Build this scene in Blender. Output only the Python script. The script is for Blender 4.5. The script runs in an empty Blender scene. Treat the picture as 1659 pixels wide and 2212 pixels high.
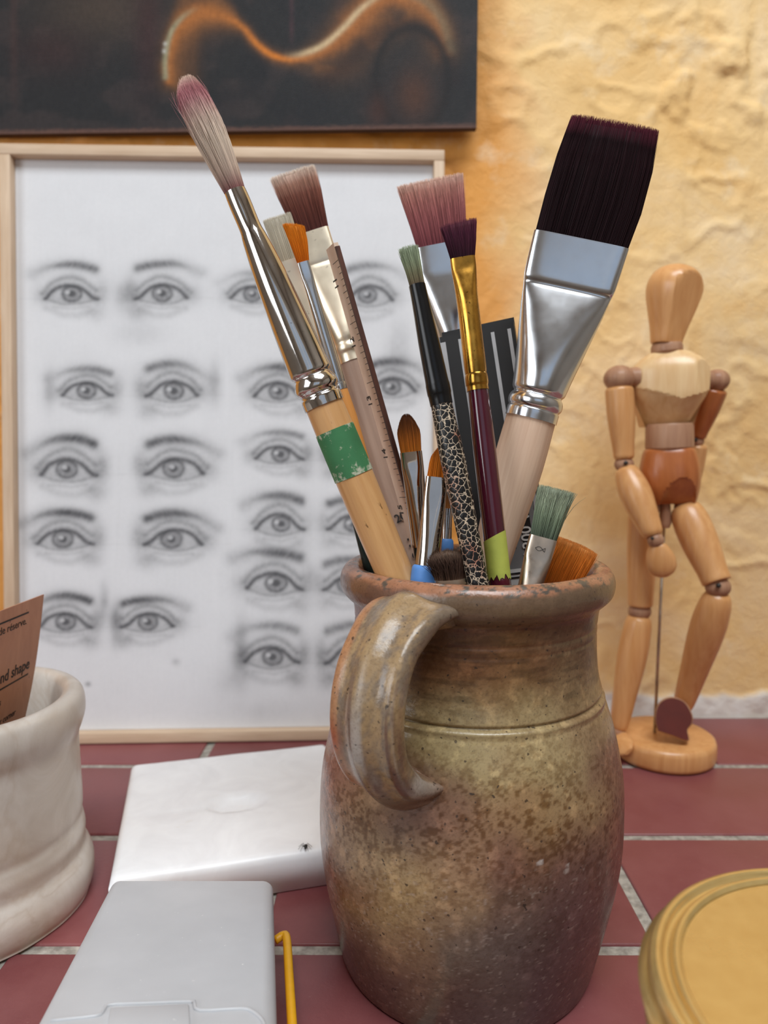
import bpy, bmesh, math, random
import numpy as np
from mathutils import Matrix, Vector

random.seed(7)
rng = np.random.default_rng(11)
scene = bpy.context.scene
col = scene.collection

# ------------------------------------------------------------------ camera
F, CX, CY, CAMH = 1534.0, 829.5, 1106.0, 0.26
PITCH = math.atan(148 / 1534)
cam_d = bpy.data.cameras.new('camera')
cam = bpy.data.objects.new('camera', cam_d)
col.objects.link(cam)
cam.location = (0, 0, CAMH)
cam.rotation_euler = (math.pi / 2 - PITCH, 0, 0)
cam_d.sensor_fit = 'VERTICAL'
cam_d.sensor_height = 36
cam_d.lens = F * 36 / 2212
cam_d.clip_start = 0.01
cam_d.dof.use_dof = True
cam_d.dof.focus_distance = 0.325
cam_d.dof.aperture_fstop = cam_d.lens / 1000 / 0.0029
scene.camera = cam

# ------------------------------------------------------------------ sky, lamps, exposure
w = bpy.data.worlds.new('sky'); scene.world = w; w.use_nodes = True
nt = w.node_tree
bg = nt.nodes['Background']
bg.inputs['Color'].default_value = (0.66, 0.80, 1.0, 1)
bg.inputs['Strength'].default_value = 0.9
def area(name, loc, target, sx, sy, power, color):
    d = bpy.data.lights.new(name, 'AREA'); d.shape = 'RECTANGLE'; d.size = sx; d.size_y = sy
    d.energy = power; d.color = color
    o = bpy.data.objects.new(name, d); col.objects.link(o); o.location = loc
    o.rotation_euler = (Vector(target) - Vector(loc)).to_track_quat('-Z', 'Y').to_euler()
    return o
area('skylight_daylight', (0.25, -0.50, 1.86), (0.25, -0.50, 0), 1.1, 0.9, 53, (0.91, 0.965, 1.0))
area('window_daylight', (-1.24, -0.75, 0.75), (0.2, -0.2, 0.35), 0.9, 0.9, 18, (0.93, 0.97, 1.0))
scene.view_settings.view_transform = 'Standard'
scene.view_settings.look = 'None'
scene.view_settings.exposure = -0.53
scene.view_settings.gamma = 1
scene.view_settings.use_curve_mapping = False

# ------------------------------------------------------------------ projection helpers
def ray(px, py):
    a, b = (px - CX) / F, (CY - py) / F
    c, s = math.cos(PITCH), math.sin(PITCH)
    return np.array([a, c + b * s, -s + b * c])
CAM = np.array([0, 0, CAMH])
def PY(px, py, Y):
    d = ray(px, py); return CAM + d * (Y / d[1])
def PZ(px, py, z):
    d = ray(px, py); return CAM + d * ((z - CAMH) / d[2])
def depth(P):
    P = np.asarray(P, float); return P[..., 1] * math.cos(PITCH) - (P[..., 2] - CAMH) * math.sin(PITCH)
def proj(P):
    P = np.asarray(P, float); d = depth(P)
    u = P[..., 1] * math.sin(PITCH) + (P[..., 2] - CAMH) * math.cos(PITCH)
    return CX + F * P[..., 0] / d, CY - F * u / d
def unit(v):
    v = np.asarray(v, float); return v / np.linalg.norm(v)

# ------------------------------------------------------------------ numpy noise
def _hash(ix, iy, iz):
    n = (ix * 374761393 + iy * 668265263 + iz * 1274126177) & 0xffffffff
    n = ((n ^ (n >> 13)) * 1274126177) & 0xffffffff
    return ((n ^ (n >> 16)) & 0xffff) / 65535.0
def vnoise(x, y, z=0.0):
    x, y, z = np.broadcast_arrays(np.asarray(x, float), np.asarray(y, float), np.asarray(z, float))
    i, j, k = np.floor(x).astype(np.int64), np.floor(y).astype(np.int64), np.floor(z).astype(np.int64)
    fx, fy, fz = x - i, y - j, z - k
    fx, fy, fz = [t * t * t * (t * (6 * t - 15) + 10) for t in (fx, fy, fz)]
    r = 0
    for a in (0, 1):
        for b in (0, 1):
            for c in (0, 1):
                r = r + _hash(i + a, j + b, k + c) * (fx if a else 1 - fx) * (fy if b else 1 - fy) * (fz if c else 1 - fz)
    return r
def fbm(x, y, z=0.0, o=4):
    r, a, t = 0, 1.0, 0
    for q in range(o):
        r = r + a * vnoise(np.asarray(x) * 2 ** q + 17 * q, np.asarray(y) * 2 ** q + 5 * q, np.asarray(z) * 2 ** q)
        t += a; a *= 0.5
    return r / t
def sstep(a, b, x):
    t = np.clip((np.asarray(x, float) - a) / (b - a), 0, 1); return t * t * (3 - 2 * t)

# ------------------------------------------------------------------ colour and material helpers
def lin(c):
    c = np.asarray(c, float) / 255
    return np.where(c <= 0.04045, c / 12.92, ((c + 0.055) / 1.055) ** 2.4)
def L4(c): return tuple(lin(c)) + (1,)
class NT:
    def __init__(s, name):
        s.m = bpy.data.materials.new(name); s.m.use_nodes = True
        s.t = s.m.node_tree; s.b = s.t.nodes['Principled BSDF']
    def n(s, kind, **kw):
        o = s.t.nodes.new(kind)
        for k, v in kw.items():
            if hasattr(o, k) and k not in o.inputs: setattr(o, k, v)
            else: o.inputs[k].default_value = v
        return o
    def l(s, a, b): s.t.links.new(a, b)
    def coord(s, attr=None, scale=(1, 1, 1)):
        if attr:
            a = s.n('ShaderNodeAttribute', attribute_name=attr).outputs['Vector']
        else:
            a = s.n('ShaderNodeTexCoord').outputs['Object']
        m = s.n('ShaderNodeMapping'); m.inputs['Scale'].default_value = scale
        s.l(a, m.inputs['Vector']); return m.outputs['Vector']
    def noise(s, vec, scale, detail=4, rough=0.55, dist=0.0):
        o = s.n('ShaderNodeTexNoise'); s.l(vec, o.inputs['Vector'])
        o.inputs['Scale'].default_value = scale; o.inputs['Detail'].default_value = detail
        o.inputs['Roughness'].default_value = rough; o.inputs['Distortion'].default_value = dist
        return o.outputs['Fac']
    def ramp(s, fac, stops):
        o = s.n('ShaderNodeValToRGB'); e = o.color_ramp.elements
        while len(e) < len(stops): e.new(0.5)
        for k, (p, c) in enumerate(stops):
            e[k].position = p; e[k].color = c if len(c) == 4 else L4(c)
        s.l(fac, o.inputs['Fac']); return o.outputs['Color']
    def mix(s, fac, a, b, mode='MIX'):
        o = s.n('ShaderNodeMix'); o.data_type = 'RGBA'; o.blend_type = mode
        for sock, v in ((o.inputs[0], fac), (o.inputs[6], a), (o.inputs[7], b)):
            if isinstance(v, (int, float)): sock.default_value = v
            elif isinstance(v, (tuple, list)): sock.default_value = v if len(v) == 4 else L4(v)
            else: s.l(v, sock)
        return o.outputs[2]
    def bump(s, fac, strength, dist):
        o = s.n('ShaderNodeBump'); o.inputs['Strength'].default_value = strength
        o.inputs['Distance'].default_value = dist; s.l(fac, o.inputs['Height'])
        s.l(o.outputs['Normal'], s.b.inputs['Normal'])
    def base(s, c):
        if isinstance(c, tuple): s.b.inputs['Base Color'].default_value = c if len(c) == 4 else L4(c)
        else: s.l(c, s.b.inputs['Base Color'])
    def set(s, **kw):
        for k, v in kw.items():
            s.b.inputs[{'rough': 'Roughness', 'metal': 'Metallic', 'spec': 'Specular IOR Level', 'coat': 'Coat Weight',
                        'sss': 'Subsurface Weight', 'sheen': 'Sheen Weight', 'trans': 'Transmission Weight', 'croug': 'Coat Roughness'}[k]].default_value = v
        return s
BW = ((0, 0, 0, 1), (1, 1, 1, 1))
def simple(name, c, **kw):
    t = NT(name); v = t.coord(); f = t.noise(v, 60, 4)
    c = np.array(c, float)
    t.base(t.ramp(f, [(0.3, tuple(c * 0.93)), (0.7, tuple(np.minimum(c * 1.05, 255)))])); t.set(**kw); return t.m
def metal(name, c, rough, blotch=0.25, spots=0.0, var=.4):
    t = NT(name); v = t.coord(); f = t.noise(v, 45, 5)
    c = np.array(c, float)
    o = t.ramp(f, [(0.3, tuple(c * (1 - blotch))), (0.6, tuple(c))])
    if spots:
        g = t.noise(v, 420, 2)
        o = t.mix(t.ramp(g, [(0.68, BW[0]), (0.74, (spots, spots, spots, 1))]), o, (60, 45, 30))
    t.base(o); t.set(metal=1.0)
    r = t.ramp(t.noise(v, 120, 4), [(0.3, (rough * (1 - var),) * 3 + (1,)), (0.75, (rough * (1 + var),) * 3 + (1,))])
    t.l(r, t.b.inputs['Roughness'])
    return t.m
def wood(name, a, b, attr='lc', stretch=0.06, scale=260, rough=0.45, coat=0.0, spots=None):
    t = NT(name); v = t.coord(attr, (1, 1, stretch))
    f = t.noise(v, scale, 5, 0.6, 0.6); g = t.noise(t.coord(attr, (1, 1, .3)), 60, 3)
    o = t.ramp(f, [(0.3, a), (0.68, b)])
    o = t.mix(0.25, o, t.ramp(g, [(0.35, a), (0.65, b)]))
    if spots:
        s_ = t.noise(t.coord(attr, (1, 1, .5)), 330, 2)
        o = t.mix(t.ramp(s_, [(0.70, BW[0]), (0.75, (.8, .8, .8, 1))]), o, spots)
    t.base(o); t.set(rough=rough, coat=coat, croug=.2); t.bump(f, 0.15, 0.0004); return t.m
def attrcol(name, attr='Col', rough=0.5, spec=0.5, **kw):
    t = NT(name); a = t.n('ShaderNodeAttribute', attribute_name=attr)
    t.l(a.outputs['Color'], t.b.inputs['Base Color']); t.set(rough=rough, spec=spec, **kw); return t

# ------------------------------------------------------------------ object helpers
def tag(o, label=None, cat=None, group=None, kind=None):
    for k, v in (('label', label), ('category', cat), ('group', group), ('kind', kind)):
        if v: o[k] = v
    return o
def thing(name, loc, label, cat, group=None):
    o = bpy.data.objects.new(name, None); o.empty_display_size = 0.01
    col.objects.link(o); o.location = tuple(loc)
    return tag(o, label, cat, group)
def wloc(o):
    p = np.zeros(3)
    while o is not None:
        p += np.array(o.location); o = o.parent
    return p
def mesh(name, V, Fc, mat, parent=None, attrs=None, smooth=True, loc=None, mats=None, fmat=None):
    """V in world coordinates; stored relative to the parent (or to loc)."""
    V = np.asarray(V, float).reshape(-1, 3)
    org = wloc(parent) if parent is not None else np.array(loc if loc is not None else (0, 0, 0), float)
    me = bpy.data.meshes.new(name)
    me.from_pydata((V - org).tolist(), [], [list(map(int, f)) for f in Fc] if not isinstance(Fc, np.ndarray) else Fc.tolist())
    for k, a in (attrs or {}).items():
        a = np.asarray(a, np.float32)
        if k == 'Col':
            at = me.color_attributes.new(k, 'FLOAT_COLOR', 'POINT')
            at.data.foreach_set('color', np.concatenate([a, np.ones((len(a), 1), np.float32)], 1).ravel())
        else:
            at = me.attributes.new(k, 'FLOAT_VECTOR', 'POINT'); at.data.foreach_set('vector', a.ravel())
    for m_ in (mats or [mat]): me.materials.append(m_)
    if fmat is not None: me.polygons.foreach_set('material_index', np.asarray(fmat, np.int32))
    if smooth: me.polygons.foreach_set('use_smooth', [True] * len(me.polygons))
    me.update()
    o = bpy.data.objects.new(name, me); col.objects.link(o)
    if parent is not None: o.parent = parent
    elif loc is not None: o.location = tuple(loc)
    return o
def sharp(o, deg=40):
    me = o.data
    bm = bmesh.new(); bm.from_mesh(me)
    for e in bm.edges:
        if len(e.link_faces) == 2 and e.calc_face_angle(0) > math.radians(deg): e.smooth = False
    bm.to_mesh(me); bm.free(); return o
def loft_faces(nr, ns, caps=True):
    i = np.arange(nr - 1)[:, None]; j = np.arange(ns)[None, :]; k = (j + 1) % ns
    f = np.stack([i * ns + j, i * ns + k, (i + 1) * ns + k, (i + 1) * ns + j], -1).reshape(-1, 4).tolist()
    if caps: f += [list(range(ns))[::-1], list(range((nr - 1) * ns, nr * ns))]
    return f
def grid_faces(nu, nv):
    i = np.arange(nu - 1)[:, None]; j = np.arange(nv - 1)[None, :]
    return np.stack([i * nv + j, (i + 1) * nv + j, (i + 1) * nv + j + 1, i * nv + j + 1], -1).reshape(-1, 4)
def box_vf(c, ax, ay, az):
    c = np.asarray(c, float); V = [c + sx * np.asarray(ax) + sy * np.asarray(ay) + sz * np.asarray(az) for sx in (-1, 1) for sy in (-1, 1) for sz in (-1, 1)]
    return V, [(0, 1, 3, 2), (4, 6, 7, 5), (0, 4, 5, 1), (2, 3, 7, 6), (0, 2, 6, 4), (1, 5, 7, 3)]
def bevel(o, off, seg=2, smooth=True):
    bm = bmesh.new(); bm.from_mesh(o.data)
    bmesh.ops.recalc_face_normals(bm, faces=bm.faces)
    bmesh.ops.bevel(bm, geom=[e for e in bm.edges if e.calc_face_angle(0) > .5], offset=off, segments=seg, profile=.5, affect='EDGES', clamp_overlap=True)
    bm.to_mesh(o.data); bm.free()
    if smooth: o.data.polygons.foreach_set('use_smooth', [True] * len(o.data.polygons))
    return o
def box(name, x0, x1, y0, y1, z0, z1, mat, parent=None, bev=0, loc=None):
    V, Fc = box_vf(((x0 + x1) / 2, (y0 + y1) / 2, (z0 + z1) / 2), ((x1 - x0) / 2, 0, 0), (0, (y1 - y0) / 2, 0), (0, 0, (z1 - z0) / 2))
    o = mesh(name, V, Fc, mat, parent, smooth=False, loc=loc)
    return bevel(o, bev) if bev else o
def tube_vf(pts, rad, ns=8, caps=True):
    pts = np.asarray(pts, float); rad = np.broadcast_to(rad, (len(pts),))
    T = np.gradient(pts, axis=0); T /= np.linalg.norm(T, axis=1)[:, None] + 1e-12
    ref = np.array([0.13, 0.2, 1.0]) if abs(T[0][2]) < .9 else np.array([1.0, 0.1, 0.1])
    rings = []
    for p, t, r in zip(pts, T, rad):
        a = unit(np.cross(t, ref)); b = np.cross(t, a); ang = np.arange(ns) * 2 * math.pi / ns
        rings.append(p + r * (np.cos(ang)[:, None] * a + np.sin(ang)[:, None] * b))
    return np.concatenate(rings), loft_faces(len(pts), ns, caps)
def lathe(prof, cx, cy, ns=96):
    prof = np.asarray(prof, float); a = np.arange(ns) * 2 * math.pi / ns
    V = np.stack([cx + prof[:, :1] * np.cos(a), cy + prof[:, :1] * np.sin(a), prof[:, 1:2] + 0 * a], -1).reshape(-1, 3)
    return V
def smooth_prof(pts, per=6):
    """Catmull-Rom through profile points."""
    p = np.asarray(pts, float); q = np.vstack([2 * p[0] - p[1], p, 2 * p[-1] - p[-2]]); out = []
    for i in range(1, len(q) - 2):
        for t in np.linspace(0, 1, per, endpoint=False):
            a, b, c, d = q[i - 1], q[i], q[i + 1], q[i + 2]
            out.append(.5 * (2 * b + (c - a) * t + (2 * a - 5 * b + 4 * c - d) * t ** 2 + (3 * b - a - 3 * c + d) * t ** 3))
    out.append(p[-1]); return np.array(out)
def text_mesh(name, body, size, fn, mat, parent, bold=0.0, depth_=0.00012):
    """Lettering as thin raised mesh; fn maps (x along text, y up, h above surface) to world points."""
    cu = bpy.data.curves.new(name, 'FONT'); cu.body = body; cu.size = size; cu.extrude = depth_; cu.offset = bold
    cu.resolution_u = 3
    to = bpy.data.objects.new(name, cu); col.objects.link(to)
    bpy.context.view_layer.update()
    me = bpy.data.meshes.new_from_object(to.evaluated_get(bpy.context.evaluated_depsgraph_get()))
    bpy.data.objects.remove(to); bpy.data.curves.remove(cu)
    co = np.zeros(len(me.vertices) * 3); me.vertices.foreach_get('co', co); co = co.reshape(-1, 3)
    fs = [list(p.vertices) for p in me.polygons]; bpy.data.meshes.remove(me)
    V = fn(co[:, 0], co[:, 1], co[:, 2] + depth_ + .00006)
    return mesh(name, V, fs, mat, parent, smooth=False)

# ================================================================== SETTING
WALL_Y = 0.662
# ---- back wall, ochre plaster relief
t = NT('ochre_plaster')
v = t.coord()
n1 = t.noise(v, 7, 6, .6, .8); n2 = t.noise(v, 24, 5, .6); n3 = t.noise(v, 3.2, 3, .5, .4)
c0 = t.ramp(n1, [(0.30, (240, 194, 126)), (0.47, (244, 208, 150)), (0.70, (246, 220, 180))])
c1 = t.mix(t.ramp(n3, [(0.45, BW[0]), (0.72, (.75, .75, .75, 1))]), c0, (236, 188, 112))
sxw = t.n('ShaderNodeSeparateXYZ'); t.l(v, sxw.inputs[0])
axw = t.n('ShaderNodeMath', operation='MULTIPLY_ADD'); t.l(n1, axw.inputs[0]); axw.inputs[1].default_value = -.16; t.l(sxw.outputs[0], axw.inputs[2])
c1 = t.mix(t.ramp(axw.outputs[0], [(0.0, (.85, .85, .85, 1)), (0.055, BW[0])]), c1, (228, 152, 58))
c2 = t.mix(t.ramp(n2, [(0.56, BW[0]), (0.76, (.55, .55, .55, 1))]), c1, (246, 228, 196))
at = t.n('ShaderNodeAttribute', attribute_name='Col')
c3 = t.mix(at.outputs['Fac'], c2, t.ramp(n2, [(0.35, (222, 212, 198)), (0.6, (238, 234, 226))]))
t.base(c3); t.set(rough=.62, spec=.35)
nb = t.noise(v, 90, 6, .62, .3); t.bump(nb, .5, .0030)
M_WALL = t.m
xs = np.concatenate([np.linspace(-1.3, -.40, 12)[:-1], np.linspace(-.40, .46, 330), np.linspace(.46, 1.5, 12)[1:]])
zs = np.concatenate([np.linspace(-.9, -.006, 4)[:-1], np.linspace(-.006, .78, 300), np.linspace(.78, 1.9, 10)[1:]])
X, Z = np.meshgrid(xs, zs, indexing='ij')
def wall_relief(X, Z):
    wx = X + .03 * (fbm(X * 9, Z * 9, 1) - .5); wz = Z + .03 * (fbm(X * 9, Z * 9, 5) - .5)
    d = .0013 * (fbm(wx * 8, wz * 8, 2, 3) - .5)
    r = 1 - np.abs(2 * fbm(wx * 17, wz * 17, 3, 3) - 1)          # trowel ridges
    patch = sstep(.46, .62, fbm(X * 5, Z * 5, 9, 2))
    d += .0017 * patch * sstep(.80, .97, r)
    r2 = 1 - np.abs(2 * fbm(wx * 34, wz * 22, 13, 3) - 1)
    d += .0012 * sstep(.84, .98, r2) * sstep(.4, .6, fbm(X * 7, Z * 7, 31, 2))
    # rough lumpy smear, upper right
    m = np.exp(-((X - .29) / .06) ** 2 - ((Z - .585) / .05) ** 2)
    d += m * .006 * sstep(.45, .75, fbm(wx * 45, wz * 45, 21, 3))
    step = sstep(.0, .012, wz - .165 + .05 * (fbm(X * 14, Z * 2, 3) - .5))
    d += .0014 * (1 - step)
    return d
D = wall_relief(X, Z)
edge = .021 + .010 * (fbm(X * 30, 0 * X, 4, 3) - .5) * 2
strip = 1 - sstep(-.003, .003, Z - edge)
D += strip * (.0025 + .004 * (fbm(X * 50, Z * 50, 6, 3) - .5))
V = np.stack([X, WALL_Y - D, Z], -1).reshape(-1, 3)
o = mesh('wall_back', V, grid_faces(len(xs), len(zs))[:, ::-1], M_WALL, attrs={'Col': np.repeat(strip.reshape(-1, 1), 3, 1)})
tag(o, kind='structure')

M_PLASTER = simple('grey_plaster', (144, 136, 126), rough=.8)
M_CEIL = simple('white_ceiling', (225, 222, 215), rough=.85)
M_FLOOR = simple('clay_floor', (120, 84, 70), rough=.6)
M_WHITEWOOD = simple('white_painted_wood', (228, 228, 224), rough=.4)
def holed(name, plane, ext, hole, th, mat):
    """Slab with one rectangular opening, plane = fixed axis and position."""
    (ax, pos), (a0, a1, b0, b1), (h0, h1, g0, g1) = plane, ext, hole
    V, Fc = [], []
    for (p0, p1, q0, q1) in ((a0, h0, b0, b1), (h1, a1, b0, b1), (h0, h1, b0, g0), (h0, h1, g1, b1)):
        lo, hi = {'x': ((pos, p0, q0), (pos + th, p1, q1)), 'y': ((p0, pos, q0), (p1, pos + th, q1)), 'z': ((p0, q0, pos), (p1, q1, pos + th))}[ax]
        lo, hi = np.array(lo), np.array(hi); c = (lo + hi) / 2; e = (hi - lo) / 2
        v_, f_ = box_vf(c, (e[0], 0, 0), (0, e[1], 0), (0, 0, e[2])); k = len(V); V += v_; Fc += [tuple(i + k for i in f) for f in f_]
    return tag(mesh(name, V, Fc, mat, smooth=False), kind='structure')
holed('ceiling', ('z', 1.9), (-1.4, 1.6, -2.0, .76), (-.30, .80, -.95, -.05), .12, M_CEIL)
holed('wall_left', ('x', -1.4), (-2.0, .76, -.9, 1.9), (-1.2, -.3, .3, 1.2), .1, M_PLASTER)
tag(box('wall_right', 1.5, 1.6, -2.0, .76, -.9, 1.9, M_PLASTER), kind='structure')
holed('wall_front', ('y', -2.0), (-1.3, 1.5, -.9, 1.9), (-.5, .8, .35, 1.35), .1, M_PLASTER)
tag(box('floor', -1.3, 1.5, -1.9, .66, -.95, -.9, M_FLOOR), kind='structure')
wr = thing('window_1', (-1.35, -.75, .3), None, None); wr['kind'] = 'structure'
for y0, y1, z0, z1 in ((-1.2, -.3, .3, .34), (-1.2, -.3, 1.16, 1.2), (-1.2, -1.16, .34, 1.16), (-.34, -.3, .34, 1.16)):
    box('window_frame', -1.37, -1.33, y0, y1, z0, z1, M_WHITEWOOD, wr)
box('window_bar', -1.36, -1.34, -.765, -.735, .34, 1.16, M_WHITEWOOD, wr)

wr = thing('window_2', (.15, -1.95, .35), None, None); wr['kind'] = 'structure'
for x0, x1, z0, z1 in ((-.5, .8, .35, .39), (-.5, .8, 1.31, 1.35), (-.5, -.46, .39, 1.31), (.76, .8, .39, 1.31), (.13, .17, .39, 1.31)):
    box('window_frame', x0, x1, -1.97, -1.93, z0, z1, M_WHITEWOOD, wr)

# ---- tiled worktop
M_GROUT = NT('grey_grout'); v = M_GROUT.coord(); f = M_GROUT.noise(v, 180, 5)
M_GROUT.base(M_GROUT.ramp(f, [(0.3, (128, 122, 114)), (0.7, (188, 182, 172))])); M_GROUT.set(rough=.9); M_GROUT.bump(f, .6, .002); M_GROUT = M_GROUT.m
t = NT('oxblood_tile'); v = t.coord(); f = t.noise(v, 22, 5, .6); g = t.noise(v, 300, 4, .6)
oi = t.n('ShaderNodeObjectInfo').outputs['Random']
tone = t.ramp(oi, [(0, (114, 60, 62)), (.5, (128, 70, 72)), (1, (138, 78, 76))])
c = t.mix(t.ramp(f, [(0.35, BW[0]), (0.75, (.6, .6, .6, 1))]), tone, (148, 92, 92))
c = t.mix(t.ramp(g, [(0.67, BW[0]), (0.78, (.35, .35, .35, 1))]), c, (176, 140, 136))
t.base(c); t.set(spec=.45)
t.l(t.ramp(f, [(0.3, (.30,) * 3 + (1,)), (0.7, (.46,) * 3 + (1,))]), t.b.inputs['Roughness']); t.bump(g, .18, .0008)
M_TILE = t.m
PITCHY, JOINT, TL = .1050, .0068, .210
WT_F = -.03
top = thing('worktop', (0, .3, -.04), 'oxblood red tiled worktop with pale grey mortar joints', 'worktop')
box('mortar_bed', -1.29, 1.49, WT_F, WALL_Y - .004, -.06, -.0016, M_GROUT, top)
box('counter_front', -1.29, 1.49, 0.0, .05, -.9, -.0605, M_WHITEWOOD, top)
rows = [(.3441 + PITCHY * (k - 1), off) for k, off in ((-2, .09), (-1, .04), (0, .015), (1, .144), (2, .140), (3, .059))]
tile_me = {}
for y0, off in rows:
    a = max(y0 + JOINT / 2, WT_F + .002); b = min(y0 + PITCHY - JOINT / 2, WALL_Y - .006)
    if b - a < .01: continue
    k = 0
    x = off - TL * 4
    while x < .75:
        if x > -.72:
            key = (round(b - a, 4), k % 3)
            if key not in tile_me:
                ob = box('tile', -TL / 2 + JOINT / 2, TL / 2 - JOINT / 2, -(b - a) / 2, (b - a) / 2, -.009, 0.0, M_TILE)
                bevel(ob, .0014, 3); tile_me[key] = ob.data
            else:
                ob = bpy.data.objects.new('tile', tile_me[key]); col.objects.link(ob)
            ob.parent = top
            dz = random.uniform(-.0006, 0)
            ob.location = np.array((x + TL / 2, (a + b) / 2, dz)) - np.array(top.location)
            ob.rotation_euler.z = random.uniform(-.003, .003)
            k += 1
        x += TL

# ================================================================== STONEWARE JUG
JX, JY, JH, JLEAN = .0438, .3497, .2016, .0154
def jug_axis_x(z): return JX + JLEAN * (z - .1)
outer = [(0.0, .002), (.056, .0015), (.0625, .0), (.0650, .0035), (.0688, .0205), (.0729, .0405), (.0757, .0605), (.0760, .0805), (.0746, .1005), (.0702, .121),
         (.0668, .1315), (.0647, .1375), (.0637, .1405), (.0632, .1423), (.0612, .150), (.0600, .160), (.0596, .171), (.0600, .1800),
         (.0612, .1835), (.0640, .1862), (.0662, .1890), (.0670, .1930), (.0664, .1970), (.0645, .2001), (.0615, .2016), (.0585, .2010), (.0563, .1985)]
inner = [(.0550, .194), (.0540, .185), (.0538, .172), (.0550, .150), (.0600, .125), (.0670, .100), (.0690, .080), (.0680, .060), (.0655, .040), (.0610, .020), (.056, .012), (.03, .009), (0.0, .0085)]
prof = smooth_prof(outer, 9)
# throwing ring below the neck: two fine grooves
def groove(p, z0, dpt, wd): p[:, 0] -= dpt * np.exp(-((p[:, 1] - z0) / wd) ** 2) * (p[:, 0] > .058)
zi = np.linspace(0, 1, len(prof))
groove(prof, .1408, .0015, .0008); groove(prof, .1388, -.0005, .0008); groove(prof, .1362, .0003, .0008)
groove(prof, .1745, .0004, .0008); groove(prof, .1700, .0003, .0007)
# finer sampling of the outside so that the colours resolve
seg = np.concatenate([[0], np.cumsum(np.linalg.norm(np.diff(prof, axis=0), axis=1))])
u_ = np.linspace(0, seg[-1], 520)
prof = np.stack([np.interp(u_, seg, prof[:, 0]), np.interp(u_, seg, prof[:, 1])], 1)
prof_i = smooth_prof(inner, 4)
allp = np.vstack([prof, prof_i]); allp[0, 0] = allp[-1, 0] = .0005
NSJ = 480
V = lathe(allp, 0, JY, NSJ)
ang = np.tile(np.arange(NSJ) * 2 * math.pi / NSJ, len(allp))
wob = 1 + .006 * (fbm(np.cos(ang) * 1.3 + 3, np.sin(ang) * 1.3 + 3, V[:, 2] * 18, 3) - .5)
V[:, 0] = V[:, 0] * wob; V[:, 1] = JY + (V[:, 1] - JY) * wob
V[:, 0] += jug_axis_x(V[:, 2])
jug_ctrl = np.array([  # glaze tones with shading mixed in, as in the patch under the handle
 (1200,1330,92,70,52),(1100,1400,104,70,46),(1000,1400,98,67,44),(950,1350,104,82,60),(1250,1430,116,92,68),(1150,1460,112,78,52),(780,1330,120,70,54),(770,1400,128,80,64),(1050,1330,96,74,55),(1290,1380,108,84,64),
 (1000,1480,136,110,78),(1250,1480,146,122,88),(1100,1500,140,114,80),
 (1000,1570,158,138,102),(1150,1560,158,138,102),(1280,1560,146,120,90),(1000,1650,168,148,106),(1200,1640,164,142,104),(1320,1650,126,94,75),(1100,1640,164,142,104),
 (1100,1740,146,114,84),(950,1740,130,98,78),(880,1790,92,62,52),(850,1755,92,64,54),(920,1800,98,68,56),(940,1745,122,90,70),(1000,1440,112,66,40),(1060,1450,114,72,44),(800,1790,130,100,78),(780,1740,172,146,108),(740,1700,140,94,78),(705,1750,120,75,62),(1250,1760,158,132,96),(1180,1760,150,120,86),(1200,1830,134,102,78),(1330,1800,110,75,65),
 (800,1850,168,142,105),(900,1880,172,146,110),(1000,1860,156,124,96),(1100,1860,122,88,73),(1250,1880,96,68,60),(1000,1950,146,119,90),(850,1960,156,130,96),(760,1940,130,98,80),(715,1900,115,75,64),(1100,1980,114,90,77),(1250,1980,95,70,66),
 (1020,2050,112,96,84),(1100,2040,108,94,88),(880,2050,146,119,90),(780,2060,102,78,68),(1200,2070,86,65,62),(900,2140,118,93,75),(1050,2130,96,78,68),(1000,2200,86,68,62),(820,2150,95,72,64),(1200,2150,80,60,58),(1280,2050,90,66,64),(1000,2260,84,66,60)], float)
def jug_glaze_shade(P, warp=True):
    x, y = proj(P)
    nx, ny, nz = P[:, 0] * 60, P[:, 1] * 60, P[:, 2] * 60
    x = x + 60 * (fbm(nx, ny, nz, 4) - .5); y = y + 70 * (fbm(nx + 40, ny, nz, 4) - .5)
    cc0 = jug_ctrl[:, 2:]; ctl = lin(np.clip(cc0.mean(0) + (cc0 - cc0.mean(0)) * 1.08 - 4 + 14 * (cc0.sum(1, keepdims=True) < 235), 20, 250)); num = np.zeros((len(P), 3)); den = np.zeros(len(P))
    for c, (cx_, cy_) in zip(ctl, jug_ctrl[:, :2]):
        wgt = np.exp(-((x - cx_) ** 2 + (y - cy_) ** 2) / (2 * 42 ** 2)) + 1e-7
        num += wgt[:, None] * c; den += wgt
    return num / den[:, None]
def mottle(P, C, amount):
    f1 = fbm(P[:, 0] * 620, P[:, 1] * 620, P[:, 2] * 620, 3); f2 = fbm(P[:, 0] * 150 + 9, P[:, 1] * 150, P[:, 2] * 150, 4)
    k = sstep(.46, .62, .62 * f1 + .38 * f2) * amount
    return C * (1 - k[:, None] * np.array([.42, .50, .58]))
C = jug_glaze_shade(V)
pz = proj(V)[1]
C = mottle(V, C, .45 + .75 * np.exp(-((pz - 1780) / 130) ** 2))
lite = sstep(.60, .72, fbm(V[:, 0] * 200 + 3, V[:, 1] * 200, V[:, 2] * 200, 4))[:, None]
C = C * (1 + .35 * lite)
# streaks left by the wheel on the neck
st = fbm(np.cos(ang) * 5 + 9, np.sin(ang) * 5, V[:, 2] * 420, 3)
nk = sstep(.142, .150, V[:, 2]) * (1 - sstep(.182, .186, V[:, 2]))
C = C * (1 - (nk * sstep(.5, .7, st) * .35)[:, None])
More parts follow.
